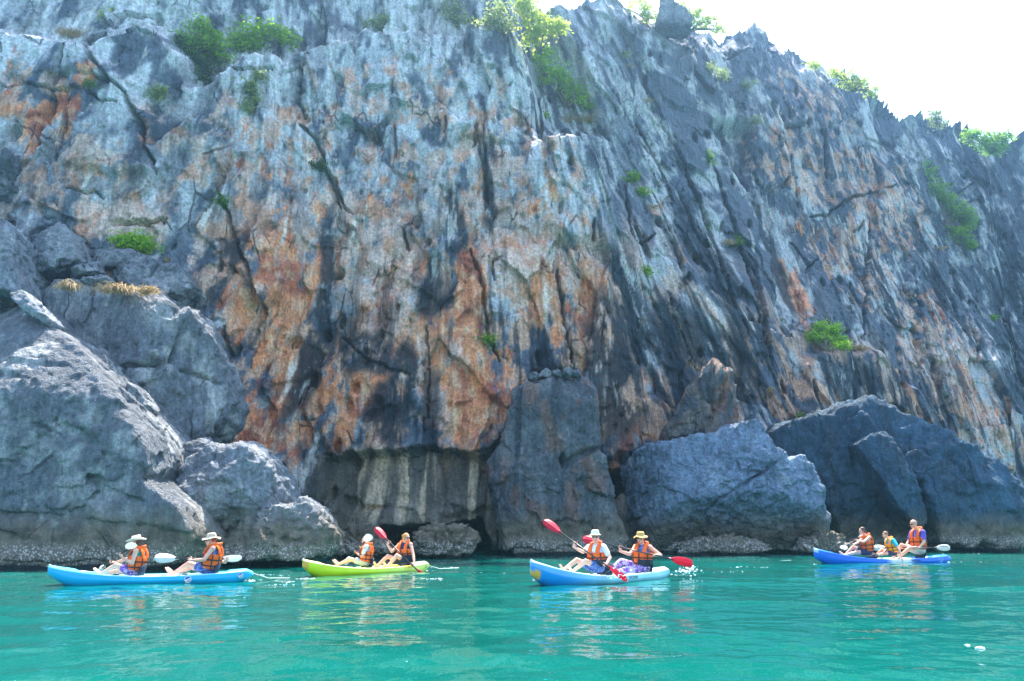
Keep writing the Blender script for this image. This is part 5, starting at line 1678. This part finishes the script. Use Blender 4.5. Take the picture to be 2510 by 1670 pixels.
        if kind in ('cowboy', 'trilby'):
            vv, ff = [], []
            for k in range(NS):
                t = 2 * math.pi * k / NS
                for z, rr in ((.050 if kind == 'cowboy' else .068, .101), (.072 if kind == 'cowboy' else .088, .099)):
                    y = rr * math.cos(t) * 1.14 - .01
                    vv.append(h(rr * math.sin(t), y, z + tilt * y) - O)
            for k in range(NS):
                q = (k + 1) % NS
                ff.append((2 * k, 2 * q, 2 * q + 1, 2 * k + 1))
            mesh_obj('hat_band', vv, ff, M_BAND if kind == 'cowboy' else M_WHITEHAT, ho)
    if glasses:
        vv, ff = [], []
        for sg in (-1, 1):
            o0 = len(vv)
            for (x, z) in ((.008, .018), (.030, .022), (.056, .017), (.060, .002), (.045, -.014), (.022, -.015), (.008, -.002)):
                y = .106 - 3.2 * x * x * 2
                vv += [h(sg * x, y, z) - O, h(sg * x, y - .008, z) - O]
            n = 7
            ff += [tuple(o0 + 2 * k for k in range(n)), tuple(o0 + 2 * k + 1 for k in range(n))[::-1]]
            for k in range(n):
                q = (k + 1) % n
                ff.append((o0 + 2 * k, o0 + 2 * k + 1, o0 + 2 * q + 1, o0 + 2 * q))
            o0 = len(vv)
            vv += [h(sg * .058, .086, .016) - O, h(sg * .058, .086, .006) - O, h(sg * .084, .0, .014) - O, h(sg * .084, .0, .006) - O, h(sg * .086, .0, .010) - O, h(sg * .062, .086, .010) - O]
            ff += [(o0, o0 + 1, o0 + 3, o0 + 2), (o0 + 2, o0 + 3, o0 + 4), (o0, o0 + 2, o0 + 4, o0 + 5), (o0 + 1, o0 + 5, o0 + 4, o0 + 3)]
        o0 = len(vv)
        vv += [h(-.010, .108, .014) - O, h(.010, .108, .014) - O, h(.010, .108, .006) - O, h(-.010, .108, .006) - O]
        ff.append((o0, o0 + 1, o0 + 2, o0 + 3))
        mesh_obj('sunglasses', vv, ff, M_GLASS, root, smooth=False)
    if paddle: make_paddle(paddle, HP['L'], HP['R'])
    return root

def make_paddle(spec, A, B):
    """Double-bladed paddle along the line through both hands; each end stops where the photograph shows its blade."""
    d = (B - A).normalized()
    mid = (A + B) / 2
    def where(px, py):
        ts = np.linspace(-2.2, 2.2, 881)
        best = min(ts, key=lambda t: sum((q - w_) ** 2 for q, w_ in zip(proj(mid + d * float(t)), (px, py))))
        return float(best)
    t0, t1 = where(*spec['ends'][0]), where(*spec['ends'][1])
    if spec.get('t0') is not None: t0 = spec['t0'] * (1 if t0 > 0 else -1)
    if spec.get('t1') is not None: t1 = spec['t1'] * (1 if t1 > 0 else -1)
    sg0 = 1 if t0 < t1 else -1
    root = empty('paddle', mid)
    tag(root, spec['label'], 'paddle')
    O = mid
    bl, bw = spec.get('size', (.46, .095))
    s0, s1 = t0 + sg0 * bl * .42, t1 - sg0 * bl * .42
    v, f = tube([mid + d * s0 - O, mid - O, mid + d * s1 - O], [.0155] * 3, 8)
    mesh_obj('shaft', v, f, M_SHAFT, root)
    for end, (t, sg, mat, fe) in enumerate(((t0, -sg0, spec['mats'][0], spec['feather'][0]), (t1, sg0, spec['mats'][1], spec['feather'][1]))):
        c = mid + d * t; ax = d * sg
        view = (Vector((0, 0, CAM_H)) - c).normalized()
        nrm = (view - ax * view.dot(ax)).normalized()
        nrm = (Matrix.Rotation(fe, 3, ax) @ nrm)
        side = ax.cross(nrm)
        outl = [(-.62, .017), (-.5, .02), (-.42, .045), (-.30, .72), (-.1, .93), (.1, 1.0), (.28, .96), (.40, .78), (.47, .48), (.5, .0)]
        outl = [(a, (w if w > .05 else w / bw)) for a, w in outl]
        vs, fs = [], []
        for a, w in outl:
            for layer in (1, -1):
                for q in (-1, -.55, -.12, 0, .12, .55, 1):
                    th = .004 * (1 - abs(q)) + .0015 + (.007 if abs(q) < .05 else 0) + (.012 if a < -.45 and abs(q) < .6 else 0)
                    cup = .012 * (1 - q * q) - .03 * (a - .1) ** 2
                    vs.append(c + ax * a * bl + side * q * w * bw * (1 if a < .2 or q < 0 else .96) + nrm * (layer * th + cup - .012) - O)
        K = 7
        for i in range(len(outl) - 1):
            p, q = i * 2 * K, (i + 1) * 2 * K
            for k in range(K - 1):
                fs += [(p + k, p + k + 1, q + k + 1, q + k), (p + K + k + 1, p + K + k, q + K + k, q + K + k + 1)]
            fs += [(p, q, q + K, p + K), (p + K - 1, p + 2 * K - 1, q + 2 * K - 1, q + K - 1)]
        b = mesh_obj('blade', vs, fs, mat, root)
        if spec.get('text') and end == spec['text'][1]:
            o = lettering(spec['text'][0], .075, M_INK, b)
            X = ax if ax.x > 0 else -ax
            Yv = nrm.cross(X)
            M = Matrix((X, Yv, nrm)).transposed().to_4x4(); M.translation = c + ax * .06 + Yv * .045 + nrm * .014 - O
            o.matrix_local = M
    return root

kd1 = (k1.matrix_basis.to_3x3() @ Vector((1, 0, 0))); kd2 = (k2.matrix_basis.to_3x3() @ Vector((1, 0, 0)))
kd3 = (k3.matrix_basis.to_3x3() @ Vector((1, 0, 0))); kd4 = (k4.matrix_basis.to_3x3() @ Vector((1, 0, 0)))
FAIR, PINK, TANNED = (.76, .42, .29), (.78, .39, .27), (.70, .37, .23)
def at_y(kb, ks, yb, ys, px): return yb + (ys - yb) * (px - kb) / (ks - kb)

y = at_y(118, 622, 17.9, 19.2, 335)
person('person in a cream wide-brimmed hat, paddle blade before the face, cyan kayak bow', y, (334, 1401), (342, 1345), (333, 1329), (-1, .05), (-1, -.15, -.12),
       {'L': (296, 1358, -.30), 'R': (272, 1376, .18)}, {'L': (312, 1392, -.32), 'R': (305, 1385, .25)}, {'L': (282, 1393, -.12), 'R': (284, 1391, .12)}, {'L': (243, 1409, -.12), 'R': (246, 1408, .12)},
       tone=FAIR, top=M_TEAL, shorts=M_PURPLE, hair=('long', (.10, .035, .015)), hat=('cowboy', M_CREAM), glasses=False,
       paddle=dict(label='paddle with pale blades held upright before the cream-hatted person', ends=((319, 1340), (244, 1395)), mats=(M_PALEB, M_PALEB), feather=(.5, .9)))
y = at_y(118, 622, 17.9, 19.2, 515)
person('person in a patterned bucket hat and sunglasses, orange vest, at the cyan kayak stern', y, (516, 1398), (527, 1338), (517, 1325), (-1, -.05), (-1, -.1, -.05),
       {'L': (464, 1369, -.32), 'R': (556, 1370, .30)}, {'L': (495, 1384, -.36), 'R': (552, 1385, .35)}, {'L': (462, 1388, -.14), 'R': (466, 1388, .14)}, {'L': (421, 1409, -.14), 'R': (426, 1408, .14)},
       tone=PINK, top=M_BLUESHORTS, shorts=M_BLUESHORTS, hair=('short', (.35, .10, .04)), hat=('bucket', M_PATHAT),
       paddle=dict(label='paddle with white blades held level across the bucket-hatted person', ends=((406, 1378), (569, 1355)), mats=(M_PALEB, M_PALEB), feather=(.15, .7)))
y = at_y(742, 1052, 20.5, 22.9, 897)
person('small person in an orange vest with a pale blade before the face, lime kayak bow', y, (896, 1379), (901, 1336), (895, 1325), (-1, .1), (-1, -.1, -.1),
       {'L': (872, 1352, -.02), 'R': (884, 1339, -.34)}, {'L': (897, 1366, -.25), 'R': (893, 1352, -.1)}, {'L': (868, 1370, -.12), 'R': (872, 1366, .12)}, {'L': (826, 1385, -.12), 'R': (830, 1383, .1)},
       tone=PINK, top=M_WHITETEE, sleeves=True, shorts=M_TANSHORTS, hair=('short', (.30, .14, .06)), glasses=False,
       paddle=dict(label='paddle with pale blades held by the small person at the lime kayak bow', ends=((902, 1322), (847, 1372)), mats=(M_PALEB, M_PALEB), feather=(.25, .8)))
y = at_y(742, 1052, 20.5, 22.9, 995)
person('person with a blonde bun, sunglasses and orange vest, head turned away, lime kayak stern', y, (993, 1378), (992, 1331), (996, 1319), (-.45, -1), (.75, -.62, -.05),
       {'R': (955, 1329, .02), 'L': (1009, 1384, -.40)}, {'R': (949, 1353, -.1), 'L': (1022, 1365, -.1)}, {'R': (947, 1360, -.1), 'L': (971, 1364, -.35)}, {'R': (923, 1389, -.25), 'L': (948, 1391, -.45)},
       tone=FAIR, top=M_DARKSHORTS, shorts=M_DARKSHORTS, vest='navy', hair=('bun', (.55, .25, .06)),
       paddle=dict(label='paddle with a raised red blade held by the blonde person', ends=((932, 1307), (1050, 1402)), mats=(M_RED, M_RED), feather=(.3, .9)))
y = at_y(1300, 1640, 17.5, 20.1, 1462)
person('person in a white hat, white T-shirt and orange vest, in the aqua kayak front seat', y, (1464, 1392), (1461, 1336), (1459, 1317), (-.62, -1), (-.15, -1, .0),
       {'R': (1411, 1332, -.08), 'L': (1482, 1384, -.42)}, {'R': (1416, 1352, -.15), 'L': (1512, 1374, -.1)}, {'R': (1411, 1372, -.02), 'L': (1434, 1376, -.25)}, {'R': (1380, 1398, -.15), 'L': (1402, 1402, -.34)},
       tone=FAIR, top=M_WHITETEE, sleeves=True, shorts=M_BLUESHORTS, vest='navy', hair=('short', (.16, .09, .05)), hat=('trilby', M_WHITEHAT),
       paddle=dict(label='red-bladed paddle held diagonally by the person in the white hat', ends=((1351, 1291), (1515, 1406)), mats=(M_RED, M_RED), feather=(.35, .9)))
y = at_y(1300, 1640, 17.5, 20.1, 1572)
person('person in a straw bucket hat, sunglasses and purple trousers, in the aqua kayak rear seat', y, (1575, 1392), (1575, 1336), (1570, 1320), (-.55, -1), (-.45, -1, -.05),
       {'R': (1521.5, 1341.6, -.12), 'L': (1602.6, 1360.7, -.38)}, {'R': (1527, 1366, -.2), 'L': (1628, 1366, -.1)}, {'R': (1535, 1388, -.02), 'L': (1545, 1392, -.25)}, {'R': (1490, 1405, -.1), 'L': (1499, 1408, -.26)},
       tone=PINK, top=M_BLUESHORTS, shorts=M_PURPLE, long_legs=True, vest='navy', hair=('short', (.08, .04, .02)), hat=('straw', M_STRAWHAT),
       paddle=dict(label='red-bladed paddle held level by the person in the straw hat', ends=((1452, 1325), (1671, 1380)), mats=(M_RED, M_RED), feather=(.3, .25)))
y = at_y(1994, 2330, 26.2, 27.5, 2125)
person('girl with brown tied-back hair and an orange vest paddling the royal blue kayak', y, (2128, 1353), (2122, 1314), (2113, 1302), (-1, -.15), (-1, -.15, -.12),
       {'L': (2096.6, 1323.5, .0), 'R': (2087.5, 1329.5, -.32)}, {'L': (2112, 1331, -.25), 'R': (2108, 1349, -.05)}, {'L': (2117, 1348, -.14), 'R': (2112, 1350, .12)}, {'L': (2068, 1362, -.14), 'R': (2070, 1362, .12)},
       tone=FAIR, shorts=M_DARKSHORTS, hair=('ponytail', (.09, .03, .02)), glasses=False,
       paddle=dict(label='paddle with pale blades held pointing away by the girl', ends=((2076, 1339), (2122, 1306)), mats=(M_PALEB, M_PALEB), feather=(.5, .9), t0=.95, t1=.95))
y = at_y(1994, 2330, 26.2, 27.5, 2188)
person('boy in a yellow-orange vest and aqua shirt trailing a hand over the kayak side', y, (2189, 1356), (2180, 1322), (2170, 1312), (-1, -.45), (-1, -.25, -.3),
       {'L': (2212, 1372, -.50), 'R': (2168, 1350, -.1)}, {'L': (2206, 1346, -.36), 'R': (2174, 1344, .0)}, {'L': (2172, 1349, -.1), 'R': (2168, 1348, .12)}, {'L': (2146, 1362, -.1), 'R': (2146, 1362, .1)},
       tone=PINK, top=M_AQUATEE, sleeves=True, shorts=M_DARKSHORTS, vest='yellow', hair=('short', (.26, .13, .06)), glasses=False, child=.82, s=.78)
y = at_y(1994, 2330, 26.2, 27.5, 2252)
person('man with a shaved head, dark sunglasses, violet shirt and orange vest, at the kayak stern', y, (2254, 1350), (2248, 1300), (2239, 1285), (-1, -.55), (-1, -.25, -.12),
       {'L': (2249.6, 1343, -.42), 'R': (2214, 1343, .05)}, {'L': (2276, 1330, -.2), 'R': (2222, 1338, .2)}, {'L': (2228, 1344, -.3), 'R': (2214, 1345, .1)}, {'L': (2204, 1364, -.26), 'R': (2190, 1364, .10)},
       tone=TANNED, top=M_PURPLETEE, sleeves=True, shorts=M_TANSHORTS, hair=('thin', (.46, .28, .20)),
       paddle=dict(label='white-bladed paddle resting level across the man with the shaved head', ends=((2154, 1343), (2311, 1344)), mats=(M_PALEB, M_PALEB), feather=(.2, .1), text=('feelfree', 1)))
# ------------------------------------------------------------------ foam, splashes and white flecks added as sun glints
M_FOAM = plain('foam', (.82, .86, .86), .6, .4, .1, 30)
def foam(label, spots, seed=0, cat='foam'):
    """spots: (px, py, half width px, number, size m)."""
    rng = np.random.default_rng(seed)
    v0, f0 = ico(1)
    V, Fc = [], []
    k = 0
    for px, py, hw, n, sz in spots:
        a, b, c = ray(px, py); t = -CAM_H / c
        X, Y = float(a * t), float(b * t)
        for i in range(n):
            x = X + rng.normal() * hw * Y / F_PX * .55
            yy = Y + rng.normal() * .10 + .02
            s = sz * rng.uniform(.35, 1.2)
            z = float(sea_height(np.array([x]), np.array([yy]))[0])
            sc = np.array([s * rng.uniform(.8, 2.4), s * rng.uniform(.8, 1.6), s * rng.uniform(.25, .55)])
            V.append(v0 * sc * (1 + .25 * rng.normal(size=(len(v0), 1))) + np.array([x, yy, z + .3 * sc[2]]))
            Fc.append(f0 + k); k += len(v0)
    o = mesh_obj('foam', np.concatenate(V), np.concatenate(Fc), M_FOAM)
    tag(o, label, cat, kind='stuff')
def drops(label, px, py, Y, n, spread, seed):
    rng = np.random.default_rng(seed)
    v0, f0 = ico(1); V, Fc = [], []
    c = W(px, py, Y)
    for i in range(n):
        p = np.array(c) + rng.normal(size=3) * np.array([spread, spread * .6, spread * .55]); p[2] = max(p[2], .01)
        s = rng.uniform(.006, .022)
        V.append(v0 * s * np.array([1.3, 1, 1]) + p); Fc.append(f0 + i * len(v0))
    o = mesh_obj('splash', np.concatenate(V), np.concatenate(Fc), M_FOAM)
    tag(o, label, 'splash', kind='stuff')
foam('white foam and added sun glints along the waterline of the cyan kayak', [(270, 1427, 22, 26, .022), (300, 1428, 14, 14, .02), (345, 1426, 8, 6, .02), (440, 1426, 12, 10, .02), (520, 1424, 60, 24, .016), (600, 1423, 20, 10, .02), (615, 1424, 8, 8, .022),
                                                          (660, 1413, 40, 18, .016)], 1)
foam('white foam and added sun glints along the lime kayak', [(945, 1397, 20, 14, .02), (1000, 1396, 30, 30, .022), (1030, 1398, 20, 20, .02), (1090, 1389, 40, 12, .016), (880, 1404, 60, 14, .014), (750, 1421, 24, 28, .020), (700, 1427, 14, 10, .018)], 2)
foam('white foam and added sun glints along the aqua kayak', [(1325, 1423, 10, 14, .03), (1415, 1419, 20, 22, .022), (1520, 1414, 24, 20, .02), (1560, 1410, 40, 18, .018), (1640, 1404, 26, 18, .018), (1680, 1400, 20, 26, .026)], 3)
foam('white flecks and added sun glints on the water beside the royal blue kayak', [(2260, 1380, 30, 8, .016), (2310, 1379, 20, 10, .018), (2340, 1380, 16, 8, .02), (1930, 1375, 30, 10, .018), (1870, 1390, 14, 6, .02), (2370, 1360, 40, 8, .014),
                                                               (1990, 1385, 20, 5, .015)], 4)
foam('scattered small white flecks added as sun glints on the open water', [(700, 1430, 60, 18, .014), (1060, 1424, 30, 20, .018), (1200, 1410, 60, 10, .014), (1130, 1402, 60, 10, .014), (1820, 1388, 60, 10, .018), (1760, 1402, 60, 8, .014),
                                                        (2420, 1350, 60, 12, .016), (2430, 1380, 60, 8, .016), (590, 1470, 20, 2, .014), (1000, 1625, 4, 1, .02)], 5)
foam('large white fleck floating near the lower right corner', [(2395, 1594, 3, 3, .030)], 6)
drops('splash drops below the right red blade of the aqua kayak', 1690, 1395, 20.0, 60, .11, 7)
drops('splash drops at the blade dipped beside the aqua kayak', 1518, 1408, 17.9, 26, .10, 8)
